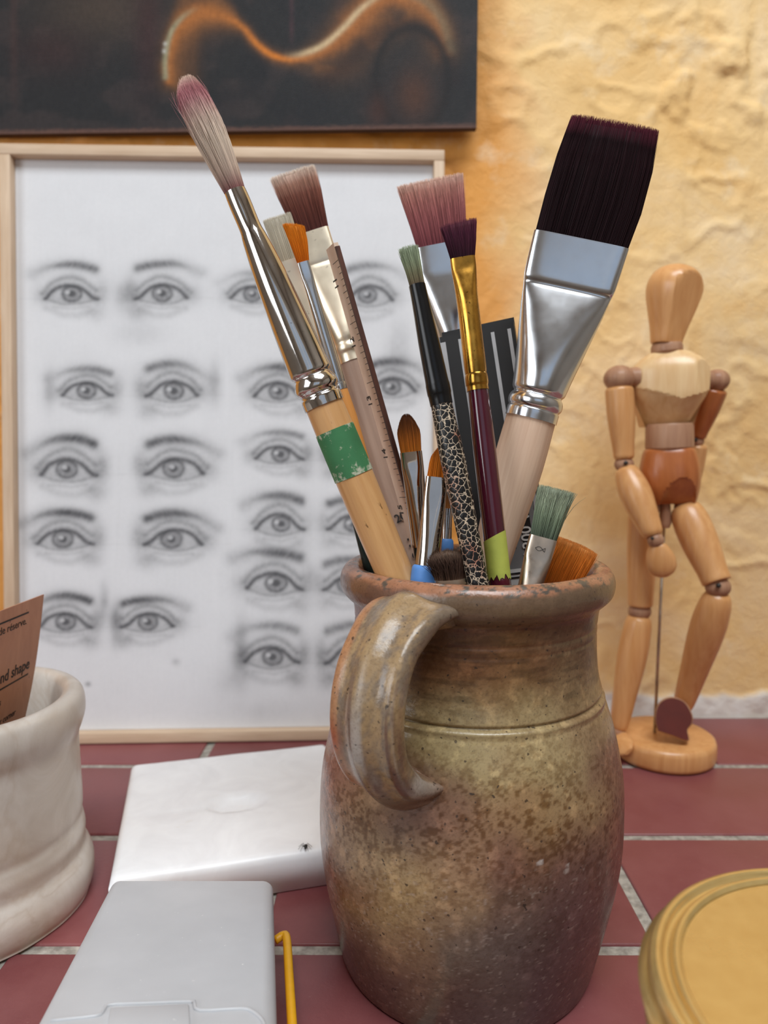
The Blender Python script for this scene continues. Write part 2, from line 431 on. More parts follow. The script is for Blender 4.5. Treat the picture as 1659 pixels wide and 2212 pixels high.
# bare terracotta on the lip, grey where the glaze wore off
xx, yy = proj(V)
rr = np.hypot(V[:, 0] - jug_axis_x(V[:, 2]), V[:, 1] - JY)
bare = sstep(.1965, .1990, V[:, 2] + .004 * (fbm(V[:, 0] * 90, V[:, 1] * 90, V[:, 2] * 90, 3) - .5))
terra = lin((154, 108, 82)) * (1 + .5 * (fbm(V[:, 0] * 130, V[:, 1] * 130, V[:, 2] * 130, 4) - .5))[:, None]
blk = sstep(.55, .64, .5 * fbm(np.cos(ang) * 9 + 5, np.sin(ang) * 9, V[:, 2] * 300 + rr * 260, 3) + .5 * fbm(V[:, 0] * 420 + 5, V[:, 1] * 420, V[:, 2] * 900, 4))[:, None]
terra = terra * (1 - blk) + lin((84, 76, 68)) * blk
C = C * (1 - bare[:, None]) + terra * bare[:, None]
lipglaze = (sstep(.183, .187, V[:, 2]) * (1 - bare))[:, None]
C = C * (1 - .6 * lipglaze) + .6 * lipglaze * lin((106, 86, 68)) * (1 + .6 * (fbm(V[:, 0] * 160, V[:, 1] * 160, V[:, 2] * 160, 4) - .5))[:, None]
ins = (np.arange(len(V)) >= len(prof) * NSJ)
C[ins] = lin((150, 112, 92)) * (1 + .4 * (fbm(V[ins, 0] * 90, V[ins, 1] * 90, V[ins, 2] * 90, 3) - .5))[:, None]
# chips of pale salt on the lower right
chip = sstep(.66, .70, fbm(V[:, 0] * 170 + 77, V[:, 1] * 170, V[:, 2] * 170, 3)) * np.exp(-((xx - 1190) / 70) ** 2 - ((yy - 1865) / 35) ** 2)
C = C * (1 - chip[:, None]) + lin((176, 164, 156)) * chip[:, None]
fl = sstep(.70, .76, fbm(V[:, 0] * 700, V[:, 1] * 700, V[:, 2] * 700, 3)) * sstep(.095, .070, V[:, 2]) * .38 * (~ins)
C = C * (1 - fl[:, None]) + lin((172, 156, 144)) * fl[:, None]
t = attrcol('salt_glaze', rough=.30, spec=.5)
v = t.coord(); sp = t.noise(v, 330, 2, .5); sp2 = t.noise(v, 900, 3, .6)
col_a = t.t.nodes[-1]
at = [n for n in t.t.nodes if n.bl_idname == 'ShaderNodeAttribute'][0].outputs['Color']
vd = t.n('ShaderNodeTexVoronoi', feature='F1'); nzv = t.n('ShaderNodeTexNoise'); t.l(v, nzv.inputs['Vector']); nzv.inputs['Scale'].default_value = 700; dvv = t.n('ShaderNodeVectorMath', operation='MULTIPLY_ADD'); t.l(nzv.outputs['Color'], dvv.inputs[0]); dvv.inputs[1].default_value = (.0011,) * 3; t.l(v, dvv.inputs[2]); t.l(dvv.outputs[0], vd.inputs['Vector']); vd.inputs['Scale'].default_value = 230
rs = t.n('ShaderNodeSeparateColor'); t.l(vd.outputs['Color'], rs.inputs[0])
th = t.n('ShaderNodeMath', operation='MULTIPLY'); t.l(rs.outputs[0], th.inputs[0]); th.inputs[1].default_value = .155
lt = t.n('ShaderNodeMath', operation='LESS_THAN'); t.l(vd.outputs['Distance'], lt.inputs[0]); t.l(th.outputs[0], lt.inputs[1])
ml = t.n('ShaderNodeMath', operation='MULTIPLY'); t.l(lt.outputs[0], ml.inputs[0]); ml.inputs[1].default_value = .75
at = t.mix(ml.outputs[0], at, (56, 44, 38))
c = t.mix(t.ramp(sp, [(0.70, BW[0]), (0.73, (.8, .8, .8, 1))]), at, (46, 40, 36))
c = t.mix(t.ramp(sp2, [(0.30, (.35, .35, .35, 1)), (0.5, BW[0])]), c, (70, 50, 40))
t.base(c)
t.l(t.ramp(t.noise(v, 50, 4), [(0.35, (.17,) * 3 + (1,)), (0.7, (.40,) * 3 + (1,))]), t.b.inputs['Roughness'])
t.bump(t.noise(v, 240, 5, .6), .25, .0010)
M_GLAZE = t.m
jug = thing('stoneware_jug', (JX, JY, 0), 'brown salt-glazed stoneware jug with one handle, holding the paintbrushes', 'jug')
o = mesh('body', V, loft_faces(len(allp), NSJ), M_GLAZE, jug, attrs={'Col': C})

# strap handle, rising from under the lip and running down onto the belly
AZ = math.radians(32)
rad_d = np.array([-math.sin(AZ), -math.cos(AZ), 0]); tan_d = np.array([math.cos(AZ), -math.sin(AZ), 0])
def on_handle_plane(px, py):
    d = ray(px, py); o_ = np.array([JX, JY, 0])
    k_ = ((o_ - CAM) @ tan_d) / (d @ tan_d); p_ = CAM + d * k_
    return ((p_ - np.array([jug_axis_x(p_[2]), JY, 0])) @ rad_d, p_[2])
hp = smooth_prof([(.0578, .1868), (.0645, .1876)] + [on_handle_plane(*q) for q in ((868, 1318), (838, 1362), (808, 1430), (792, 1505), (790, 1580), (802, 1640), (826, 1678))] + [(.0740, .1165), (.0670, .1150)], 9)
tq = np.linspace(0, 1, len(hp))
hwR = np.interp(tq, [0, .05, .10, .16, .25, .36, .7, .84, .90, .95, 1], [.0380, .0350, .0310, .0250, .0190, .0160, .0158, .0175, .0240, .0400, .0600])
hwL = np.interp(tq, [0, .08, .2, .35, .7, .85, .93, 1], [.0300, .0225, .0168, .0158, .0158, .0165, .0190, .0230])
ht_ = np.interp(tq, [0, .1, .3, .7, .9, 1], [.0050, .0062, .0076, .0072, .0080, .0100])
tg = np.gradient(hp, axis=0); tg /= np.linalg.norm(tg, axis=1)[:, None]
NSH = 96; ph = np.arange(NSH) * 2 * math.pi / NSH
lat = np.sign(np.cos(ph)) * np.abs(np.cos(ph)) ** .8; thk = np.sign(np.sin(ph)) * np.abs(np.sin(ph)) ** .75
rings = []
for k in range(len(hp)):
    cpt = np.array([jug_axis_x(hp[k, 1]), JY, 0]) + rad_d * hp[k, 0] + np.array([0, 0, hp[k, 1]])
    nrm = rad_d * (-tg[k, 1]) + np.array([0, 0, 1.0]) * tg[k, 0]          # outward side of the strap
    rib = 1 + .16 * np.cos(lat * math.pi * 2.0) * (thk > 0)
    wk = max(float(sstep(.30, .08, tq[k])), float(sstep(.78, .93, tq[k])))
    rib = rib * (1 - wk + wk * (1 - lat ** 2 * .97)); hwk = np.where(lat > 0, hwR[k], hwL[k])
    flat_p = cpt + np.outer(lat * hwk, tan_d) + np.outer(thk * ht_[k] * rib, nrm)
    # where the strap is pressed onto the pot it bends around it
    th_k = lat * hwk / max(hp[k, 0], .05)
    rd = np.outer(np.cos(th_k), rad_d) + np.outer(np.sin(th_k), tan_d); edge_k = wk * .012 * np.abs(lat) ** 2.5
    cyl = np.array([jug_axis_x(hp[k, 1]), JY, hp[k, 1]]) + rd * (hp[k, 0] - edge_k + thk * ht_[k] * rib * (nrm @ rad_d))[:, None] + np.outer(thk * ht_[k] * rib * nrm[2], np.array([0, 0, 1.0]))
    rings.append(flat_p * (1 - wk) + cyl * wk)
VH = np.concatenate(rings)
lat_a = np.tile(lat, len(hp)); tt = np.repeat(tq, NSH)
C = np.tile(lin((158, 132, 98)), (len(VH), 1))
n_ = .6 * fbm(lat_a * 4 + 2, tt * 7, 5, 5) + .4 * fbm(VH[:, 0] * 500, VH[:, 1] * 500, VH[:, 2] * 500, 3)
def mixc(C, c, k): return C * (1 - k[:, None]) + lin(c) * k[:, None]
C = mixc(C, (124, 108, 92), sstep(.42, .62, n_))
strk = fbm(lat_a * 4 + 8, tt * 3.5, 3, 4)
C = mixc(C, (168, 158, 148), sstep(.50, .64, strk) * sstep(.40, .62, tt))
C = mixc(C, (104, 76, 62), sstep(.55, .68, fbm(lat_a * 5, tt * 4 + 4, 8, 4)) * sstep(.35, .6, tt))
C = mixc(C, (176, 122, 84), sstep(.35, .75, -lat_a + .9 * (strk - .5)) * .75)
C = mixc(C, (164, 84, 54), np.exp(-((lat_a + .85) / .25) ** 2 - ((tt - .62) / .045) ** 2) * .9)
C = mixc(C, (124, 96, 76), sstep(.80, .90, tt) * .95)
C = mottle(VH, C, .30)
mesh('handle', VH, loft_faces(len(hp), NSH), M_GLAZE, jug, attrs={'Col': C})

# ================================================================== BRUSHES
INR = np.array([(p[1], p[0]) for p in prof_i[::-1]]); INR = INR[np.argsort(INR[:, 0])]
def inner_r(z): return float(np.interp(z, INR[:, 0], INR[:, 1]))
M_BRISTLE = attrcol('bristles', rough=.6, spec=.10).m
M_BRISTLE_SOFT = attrcol('soft_hair', rough=.6, spec=.25).m
M_NICKEL = metal('polished_nickel', (206, 201, 197), .09, .10, .4)
M_STEEL = metal('bright_aluminium', (216, 218, 222), .20, .05, 0, .15)
M_CHROME = metal('dark_chrome', (200, 190, 182), .06, .10)
M_CREAM_METAL = metal('satin_cream_ferrule', (234, 220, 196), .36, .02, .3, .1)
M_GOLD = metal('worn_brass', (222, 164, 72), .26, .35, .7)
M_BLACKF = simple('black_ferrule', (26, 25, 26), rough=.25, metal=.4)
M_BAMBOO = wood('amber_varnished_wood', (190, 138, 86), (218, 170, 116), rough=.3, coat=.3, spots=(92, 58, 32))
M_PALEWOOD = wood('raw_beech', (204, 168, 142), (228, 198, 172), rough=.6, stretch=.03, scale=420)
M_OLDWOOD = wood('grey_pink_wood', (142, 114, 98), (176, 146, 126), rough=.55)
M_ORANGEWOOD = wood('orange_wood', (204, 130, 60), (226, 156, 84), rough=.4)
M_MAROON = simple('maroon_lacquer', (72, 16, 34), rough=.12, coat=.6)
M_DKGREEN = simple('dark_green_lacquer', (24, 36, 32), rough=.25)
M_BLUE = simple('sky_blue_lacquer', (84, 138, 206), rough=.5)
M_INK = simple('black_ink', (24, 22, 22), rough=.6)
def tape_mat(name, c, worn, thr=.6):
    t = NT(name); v = t.coord('lc'); f = t.noise(v, 330, 6, .65); g = t.noise(v, 70, 3)
    at = t.n('ShaderNodeAttribute', attribute_name='wear').outputs['Vector']
    sx = t.n('ShaderNodeSeparateXYZ'); t.l(at, sx.inputs[0])
    ad = t.n('ShaderNodeMath', operation='ADD'); t.l(f, ad.inputs[0]); t.l(sx.outputs[0], ad.inputs[1])
    base = t.ramp(g, [(0.3, tuple(np.array(c) * .88)), (0.7, c)])
    t.base(t.mix(t.ramp(ad.outputs[0], [(thr, BW[0]), (thr + .12, (.9, .9, .9, 1))]), base, worn)); t.set(rough=.7); t.bump(f, .2, .0005); return t.m
M_TAPE_G = tape_mat('green_paper_tape', (58, 122, 76), (186, 186, 164), .58)
M_TAPE_L = tape_mat('lime_paper_tape', (180, 186, 80), (120, 134, 56), .60)
t = NT('crackle_lacquer'); v = t.coord('lc')
nz = t.n('ShaderNodeTexNoise'); t.l(v, nz.inputs['Vector']); nz.inputs['Scale'].default_value = 700; nz.inputs['Detail'].default_value = 3
dv = t.n('ShaderNodeVectorMath', operation='MULTIPLY_ADD'); t.l(nz.outputs['Color'], dv.inputs[0]); dv.inputs[1].default_value = (.0016,) * 3; t.l(v, dv.inputs[2])
vo = t.n('ShaderNodeTexVoronoi', feature='DISTANCE_TO_EDGE'); t.l(dv.outputs[0], vo.inputs['Vector']); vo.inputs['Scale'].default_value = 390
k = t.ramp(vo.outputs['Distance'], [(0.028, BW[1]), (0.055, BW[0])])
cream = t.ramp(t.noise(v, 60, 2), [(0.55, (206, 186, 162)), (0.72, (176, 92, 66))])
t.base(t.mix(k, (18, 17, 18), cream)); t.set(rough=.4); t.bump(vo.outputs['Distance'], .3, .0008)
M_CRACKLE = t.m

class Axis:
    def __init__(s, tip, ent, yaw=0.0):
        s.a = PY(*tip); s.b = PY(*ent); s.d = unit(s.b - s.a)
        s.len = np.linalg.norm(s.b - s.a)
        view = unit((s.a + s.b) / 2 - CAM)
        w_ = unit(np.cross(view, -s.d)); n_ = unit(np.cross(w_, s.d))
        if n_ @ view > 0: n_ = -n_                    # n faces the camera
        c, q = math.cos(yaw), math.sin(yaw)
        s.w = c * w_ + q * n_; s.n = -q * w_ + c * n_
    def at(s, py):
        lo, hi = -.12, .6
        for _ in range(40):
            m = (lo + hi) / 2
            if proj(s.a + s.d * m)[1] < py: lo = m
            else: hi = m
        return (lo + hi) / 2
    def pt(s, q): return s.a + s.d * q
    def m(s, px, q): return px * depth(s.pt(q)) / F
def sect(ax, q, hw, ht, off=0, ex=2.0, ns=40):
    """One cross-section in metres."""
    a = np.arange(ns) * 2 * math.pi / ns
    c = np.sign(np.cos(a)) * np.abs(np.cos(a)) ** (2 / ex); s_ = np.sign(np.sin(a)) * np.abs(np.sin(a)) ** (2 / ex)
    return ax.pt(q) + np.outer(off + hw * c, ax.w) + np.outer(ht * s_, ax.n)
def loft(name, ax, st, mat, parent, ns=40, sub=1, extra=None, sharp_deg=None):
    """st rows: (py, half width px, half thickness px, offset px, exponent)"""
    Q = []
    for r in st:
        r = tuple(r) + (0, 2.0)[len(r) - 3:] if len(r) < 5 else r
        q = ax.at(r[0]); Q.append((q, ax.m(r[1], q), ax.m(r[2], q), ax.m(r[3], q), r[4]))
    if extra: Q += extra(ax, Q[-1])
    Q = np.array(Q)
    if sub > 1: Q = smooth_prof(Q, sub)
    V = np.concatenate([sect(ax, *q, ns=ns) for q in Q])
    lc = np.stack([(V - ax.a) @ ax.w, (V - ax.a) @ ax.n, (V - ax.a) @ ax.d], 1) + .05
    wear = np.zeros_like(V); kk = np.repeat(np.linspace(0, 1, len(Q)), ns)
    wear[:, 0] = .16 * np.maximum(sstep(.2, 0, kk), sstep(.62, 1, kk)) - .02
    o = mesh(name, V, loft_faces(len(Q), ns), mat, parent, attrs={'lc': lc, 'wear': wear})
    return sharp(o, sharp_deg or 50)
SHAFTS = []
def into_jug(ax, last, stop=.012):
    """Continue the shaft down until it meets the inside of the jug."""
    q0, hw, ht = last[0], last[1], last[2]; q = q0; r = max(hw, ht)
    while q < q0 + .3:
        p = ax.pt(q + .002)
        lim = inner_r(min(max(p[2], .0), .2)) - r - .0015 if p[2] < .19 else 1
        if p[2] < stop + r * .4 or math.hypot(p[0] - jug_axis_x(p[2]), p[1] - JY) > lim: break
        if q > q0 + .012 and SHAFTS and min(np.linalg.norm(p - c_) - rc_ for c_, rc_ in SHAFTS) < r + .0005: break
        q += .002
    SHAFTS.extend((ax.pt(z), r) for z in np.arange(q0 - .02, q, .003))
    n = max(2, int((q - q0) / .02)); e = np.linspace(q0, q, n + 1)[1:]
    return [(z, hw * (1 - .25 * i / n), ht * (1 - .25 * i / n), last[3], 2.0) for i, z in enumerate(e)]
def bristles(ax, st, cols, n, parent, r=.00016, fray=.02, lenfn=None, jit=.04, mat=None, flat=True, core=.86, bend=None, wild=0, name='bristles', shv=(.62, 1.36)):
    """st rows from root to tip (py, hw, ht, off); strands follow the sections, over a solid core."""
    S = []
    for row in st:
        q = ax.at(row[0]); S.append((q, ax.m(row[1], q), ax.m(row[2], q), ax.m(row[3] if len(row) > 3 else 0, q)))
    S = np.array(S); ts = np.linspace(0, 1, len(S))
    K = 7; tk = np.linspace(0, 1, K)
    if flat: u = rng.uniform(-1, 1, n); v_ = rng.uniform(-1, 1, n) * np.sqrt(np.maximum(1 - u ** 4, .05))
    else:
        a = rng.uniform(0, 2 * math.pi, n); rr = np.sqrt(rng.uniform(.25, 1, n)); u, v_ = rr * np.cos(a), rr * np.sin(a)
    L = (lenfn(u, v_) if lenfn else np.ones(n)) * (1 - np.abs(rng.normal(0, jit, n)))
    du, dv = rng.normal(0, fray, n), rng.normal(0, fray, n)
    if wild:
        wsel = rng.random(n) < wild; du[wsel] += rng.normal(0, .45, wsel.sum()); dv[wsel] += rng.normal(0, .3, wsel.sum())
    T = tk[None, :] * L[:, None]
    q, hw, ht, of = [np.interp(T, ts, S[:, i]) for i in range(4)]
    U = u[:, None] + du[:, None] * tk ** 2; W = v_[:, None] + dv[:, None] * tk ** 2
    P = ax.a + q[..., None] * ax.d + (of + hw * U)[..., None] * ax.w + (ht * W)[..., None] * ax.n
    R = r * np.interp(tk, [0, .6, 1], [1, .9, .25])
    aa = np.arange(3) * 2 * math.pi / 3
    ring = np.cos(aa)[:, None] * ax.w + np.sin(aa)[:, None] * ax.n
    VV = (P[:, :, None, :] + R[None, :, None, None] * ring[None, None]).reshape(-1, 3)
    base = (np.arange(n) * K * 3)[:, None, None]
    i = (np.arange(K - 1) * 3)[None, :, None]; j = np.arange(3)[None, None, :]; k = (j + 1) % 3
    Fq = np.stack([base + i + j, base + i + k, base + i + 3 + k, base + i + 3 + j], -1).reshape(-1, 4)
    cs = np.array([lin(c) for c in cols]); tc = np.linspace(0, 1, len(cs))
    sh = rng.uniform(*shv, n)
    cc = np.stack([np.interp(T, tc, cs[:, i]) for i in range(3)], -1) * sh[:, None, None]
    cc = np.repeat(cc.reshape(-1, 3), 3, axis=0)
    # solid core
    Kc, NS = 9, 26; a = np.arange(NS) * 2 * math.pi / NS; ex = 3.0 if flat else 2.0
    c_, s_ = np.sign(np.cos(a)) * np.abs(np.cos(a)) ** (2 / ex), np.sign(np.sin(a)) * np.abs(np.sin(a)) ** (2 / ex)
    lf = (lenfn(c_, s_) if lenfn else np.ones(NS)) * .93
    tk2 = np.linspace(0, 1, Kc); T2 = tk2[:, None] * lf[None, :]
    q, hw, ht, of = [np.interp(T2, ts, S[:, i]) for i in range(4)]
    PC = (ax.a + q[..., None] * ax.d + (of + core * hw * c_)[..., None] * ax.w + (core * ht * s_)[..., None] * ax.n).reshape(-1, 3)
    kc = np.stack([np.interp(T2, tc, cs[:, i]) for i in range(3)], -1).reshape(-1, 3) * .62
    nV = len(VV)
    Fc = Fq.tolist() + [[nV + x for x in f] for f in loft_faces(Kc, NS)]
    o = mesh(name, np.vstack([VV, PC]), Fc, mat or M_BRISTLE, parent, attrs={'Col': np.clip(np.vstack([cc, kc]), 0, 1)})
    o['kind'] = 'stuff'; return o
def brush_root(ax, label, last_q=None, group='paintbrushes in the jug'):
    p = ax.pt(ax.len); return thing('paintbrush', p, label, 'paintbrush', group)

# -- large round mop brush, amber handle with green tape
ax = Axis((404, 166, .322), (851, 1235, .322))
b = brush_root(ax, 'round white-haired paintbrush with long nickel ferrule and green tape on its amber handle')
bristles(ax, [(418, 22, 20, 0), (360, 30, 28, -1), (290, 37, 34, -2), (230, 34, 30, -5), (195, 26, 22, -6), (166, 12, 10, -2)],
         [(140, 84, 86), (206, 180, 164), (222, 202, 182), (226, 206, 188), (220, 194, 178), (196, 136, 140), (176, 104, 114), (206, 150, 146), (230, 202, 182)], 3000, b, shv=(.8, 1.16), r=.00012, fray=.13, jit=.12, flat=False, wild=.07, core=.86)
loft('ferrule', ax, [(414, 23.5, 22, 0, 2), (440, 24.5, 23, 0, 2), (492, 24, 24, 0, 2), (520, 28, 28, 0, 2), (600, 36, 36, 0, 2), (700, 42, 42, 0, 2), (790, 46, 46, 0, 2), (806, 46, 46, 0, 2), (813, 41, 41, 0, 2),
     (819, 44, 44, 0, 2), (830, 48, 48, 0, 2), (840, 48, 48, 0, 2), (848, 42, 42, 0, 2), (853, 42, 42, 0, 2), (858, 45, 45, 0, 2), (876, 45, 45, 0, 2)], M_NICKEL, b, sub=4)
hd = loft('handle', ax, [(874, 41.5, 41.5), (960, 42.5, 42.5), (1100, 42, 42), (1235, 40, 40)], M_BAMBOO, b, sub=3, extra=into_jug)
tp = loft('tape', ax, [(928, 43.6, 43.6), (950, 43.7, 43.7), (980, 43.8, 43.8), (1005, 43.8, 43.8), (1028, 43.8, 43.8)], M_TAPE_G, hd, sub=3); tp['label'] = 'worn green paper tape'

# -- wide flat brown brush at the back left
ax = Axis((632, 366, .412), (897, 1215, .393))
b = brush_root(ax, 'wide flat brown paintbrush with cream metal ferrule and greyed wooden handle behind the ruler')
bristles(ax, [(506, 36, 9, 0), (470, 40, 10, 0), (420, 45, 10, -1), (368, 48, 9, -3)], [(86, 46, 42), (92, 50, 44), (98, 54, 46), (108, 60, 50), (122, 72, 60), (150, 98, 82), (206, 158, 136), (250, 226, 208)], 2600, b, r=.00014, fray=.05)
loft('ferrule', ax, [(502, 37, 12, 0, 5), (560, 37, 12, 0, 5), (570, 37, 11, 0, 5), (580, 37, 13, 0, 4), (660, 34, 22, 0, 2.6), (722, 30, 29, 0, 2), (735, 29, 29, 0, 2), (742, 28, 28, 0, 2), (750, 30, 30, 0, 2), (758, 30, 30, 0, 2), (765, 28, 28, 0, 2), (782, 29, 29, 0, 2)], M_CREAM_METAL, b, sub=3)
hd = loft('handle', ax, [(779, 27, 27), (900, 29, 27), (1100, 28, 25), (1215, 27, 24)], M_OLDWOOD, b, sub=3, extra=into_jug)
AX2 = ax; B2 = b
def on_shaft(ax, py, hw, side=0.0, rot=-math.pi / 2, lift=0.0):
    """Map text to the camera side of a round shaft: text x runs along -axis (rot=+) or +axis, y around."""
    q0 = ax.at(py); R = ax.m(hw, q0)
    def fn(x, y, h):
        ca, sa = math.cos(rot), math.sin(rot)
        a_ = x * ca - y * sa; l_ = x * sa + y * ca           # across, up the shaft
        th = (ax.m(side, q0) + a_) / R
        return ax.pt(q0) + np.outer(np.sin(th) * (R + h + lift), ax.w) + np.outer(np.cos(th) * (R + h + lift), ax.n) - np.outer(l_, ax.d)
    return fn
text_mesh('lettering', '20', .0066, on_shaft(ax, 1126, 27.5, -13, rot=0.15), M_INK, hd, .0001)
text_mesh('lettering', "IT's", .0085, on_shaft(ax, 1160, 27, -1, rot=-math.pi / 2), M_INK, hd, .0002)

# -- cream flat brush, mostly hidden
ax = Axis((598, 466, .368), (838, 1215, .362))
b = brush_root(ax, 'flat pale cream paintbrush with tan ferrule, half hidden behind the nickel-ferruled round brush')
bristles(ax, [(566, 28, 7, 0), (520, 30, 8, 0), (466, 31, 7, -1)], [(186, 172, 150), (204, 192, 170), (218, 208, 188)], 1500, b, shv=(.85, 1.12), r=.00012, fray=.02)
loft('ferrule', ax, [(562, 29, 9, 0, 5), (610, 29, 9, 0, 5), (640, 28, 12, 0, 3.5), (760, 20, 19, 0, 2), (800, 19, 19, 0, 2)], M_CREAM_METAL, b, sub=2)
loft('handle', ax, [(797, 17, 17), (950, 18, 18), (1215, 14, 14)], M_OLDWOOD, b, extra=into_jug)

# -- small orange angled brush
ax = Axis((628, 476, .345), (846, 1215, .345))
b = brush_root(ax, 'small bright orange paintbrush with slim silver ferrule beside the brown flat brush')
bristles(ax, [(570, 12.5, 6, 0), (530, 18, 7, 3), (478, 22, 6, 3)], [(206, 100, 20), (232, 126, 28), (248, 148, 40)], 1000, b, shv=(.8, 1.15), r=.00013, fray=.05, lenfn=lambda u, v: 1 - .10 * (u + 1) ** 1.6 * .5)
loft('ferrule', ax, [(567, 13.5, 8, 0, 4), (600, 13.5, 8.5, 0, 4), (625, 13, 11, 0, 2.6), (700, 14.5, 14.5, 0, 2), (818, 16, 16, 0, 2), (824, 14.5, 14.5, 0, 2), (830, 16, 16, 0, 2), (842, 16, 16, 0, 2)], M_STEEL, b, sub=2)
loft('handle', ax, [(839, 15, 15), (900, 18, 18), (1215, 15, 15)], M_ORANGEWOOD, b, extra=into_jug)

# -- wooden ruler
ax = Axis((727, 522, .352), (921, 1205, .358))
rl = thing('wooden_ruler', ax.pt(ax.len), 'narrow wooden ruler with dark brown edge and black tick marks, standing in the jug', 'ruler')
q1 = into_jug(ax, (ax.len, .006, .006, 0))[-1][0]
fdir = unit(-.90 * ax.n - .436 * ax.w); ndir = unit(np.cross(fdir, ax.d)); ndir = ndir if ndir @ ax.w < 0 else -ndir
edge0 = ax.pt(0) - ax.n * .0
RW, RT = .0115, .0012
def rpt(u, q, h): return edge0 + ax.d * q + fdir * u + ndir * h
def rslab(name, u0, u1, q0, q1_, h0, h1, mat, par):
    V = [rpt(u, q, h) for u in (u0, u1) for q in (q0, q1_) for h in (h0, h1)]
    return mesh(name, V, [(0, 1, 3, 2), (4, 6, 7, 5), (0, 4, 5, 1), (2, 3, 7, 6), (0, 2, 6, 4), (1, 5, 7, 3)], mat, par, smooth=False,
                attrs={'lc': np.array(V) * 1.0})
M_RULER = wood('ruler_boxwood', (226, 196, 172), (244, 220, 198), attr='lc', rough=.55)
M_RULEREDGE = wood('ruler_dark_edge', (66, 38, 30), (98, 58, 44), attr='lc', rough=.5)
bld = rslab('blade', .0012, RW, 0, q1, -RT, RT, M_RULER, rl)
rslab('edge_strip', 0, .0012, .002, q1, -RT * .9, RT * 1.02, M_RULEREDGE, rl)
k = 0; q = .008
while q < q1 * .85:
    ln = .0085 if k % 10 == 0 else (.006 if k % 5 == 0 else .0042)
    tk_ = rslab('tick_mark', .0013, ln, q, q + .00028, RT, RT + .00005, M_INK, bld)
    q += .0030; k += 1
for i_, (qq, s_) in enumerate(((.020, '11'), (.050, '12'), (.080, '13'), (.108, '14'), (.138, '15'))):
    text_mesh('lettering', s_, .0062, lambda x, y, h, qq=qq: edge0 + np.outer(qq - x, ax.d) + np.outer(.0090 + y, fdir) + np.outer(RT + h, ndir), M_INK, bld)

# -- wide flat pink brush at the back
ax = Axis((932, 386, .395), (1052, 1205, .392))
b = brush_root(ax, 'wide flat dusty pink paintbrush with shiny silver ferrule at the back behind the striped box')
bristles(ax, [(532, 52, 8, 0), (480, 60, 9, 0), (430, 66, 10, -2), (386, 70, 9, -4)], [(118, 62, 70), (140, 78, 82), (154, 90, 92), (166, 100, 100), (180, 114, 110), (196, 132, 122), (220, 162, 146), (246, 206, 186)], 3200, b, r=.00015, fray=.04)
loft('ferrule', ax, [(528, 54, 11, 0, 5), (575, 54, 11, 0, 5), (600, 53, 12, 0, 4), (700, 40, 26, 0, 2.5), (770, 30, 29, 0, 2), (800, 29, 29, 0, 2)], M_STEEL, b, sub=3)
loft('handle', ax, [(797, 27, 27), (1000, 24, 24), (1205, 22, 22)], M_PALEWOOD, b, extra=into_jug)

# -- striped black box
ax = Axis((1028, 712, .372), (1104, 1215, .362))
sb = thing('striped_carton', ax.pt(ax.len), 'slim black cardboard carton with silver stripes standing in the jug', 'carton')
M_CARD = simple('black_carton', (24, 23, 24), rough=.5)
M_SILVER = simple('silver_print', (176, 176, 178), rough=.5)
M_GREYCARD = simple('grey_carton_print', (128, 127, 128), rough=.6)
M_WHITE = simple('white_print', (226, 224, 220), rough=.6)
hwb, dpb = ax.m(81, 0), .011
qb = .172
fw = unit(ax.w + .10 * ax.n); fn_ = unit(np.cross(fw, ax.d)); fn_ = fn_ if fn_ @ ax.n > 0 else -fn_
def bpt(u, q, h): return ax.pt(0) + fw * u + ax.d * q + fn_ * h
def slab(name, u0, u1, q0, q1_, h0, h1, mat, par, sk=0.0):
    V = [bpt(u, q + sk * u, h) for u in (u0, u1) for q in (q0, q1_) for h in (h0, h1)]
    return mesh(name, V, [(0, 1, 3, 2), (4, 6, 7, 5), (0, 4, 5, 1), (2, 3, 7, 6), (0, 2, 6, 4), (1, 5, 7, 3)], mat, par, smooth=False)
th_ = .0007
fpn = slab('front_panel', -hwb, hwb, 0, qb, -th_, 0, M_CARD, sb); slab('back_panel', -hwb, hwb, -.0045, qb, -dpb, -dpb + th_, M_CARD, sb)
slab('side_panel', -hwb, -hwb + th_, 0, qb, -dpb + th_, -th_, M_CARD, sb); slab('side_panel', hwb - th_, hwb, 0, qb, -dpb + th_, -th_, M_CARD, sb)
slab('bottom_flap', -hwb + th_, hwb - th_, qb - th_, qb, -dpb + th_, -th_, M_CARD, sb)
for u in (-.93, -.46, .0, .42, .86):
    slab('stripe', u * hwb - .0009 * (1 if u > -.9 else 1.6), u * hwb + .0009 * (1 if u > -.9 else 1.6), .003, qb * .60, 0, .00008, M_SILVER, fpn)
slab('grey_label', -hwb * .2, hwb * .80, qb * .42, qb * .96, .00008, .00018, M_GREYCARD, fpn)
slab('black_label', hwb * .40, hwb * .66, qb * .42, qb * .70, .0002, .0003, M_CARD, fpn)
slab('black_label', -hwb * .05, hwb * .20, qb * .42, qb * .665, .0002, .0003, M_CARD, fpn)
text_mesh('lettering', '7300 AA AA', .0078, lambda x, y, h: bpt(0, 0, 0) + np.outer(hwb * .67 + (y - .0058), fw) + np.outer(qb * .692 - x, ax.d) + np.outer(.00034 + h, fn_), M_WHITE, fpn, .0001)
slab('white_sticker', -hwb * .08, hwb * .24, qb * .725, qb * .86, .0002, .0003, M_WHITE, fpn)
text_mesh('lettering', '8 II', .0085, lambda x, y, h: bpt(0, 0, 0) + np.outer(hwb * .19 + (y - .0055), fw) + np.outer(qb * .795 - x, ax.d) + np.outer(.00034 + h, fn_), M_INK, fpn)

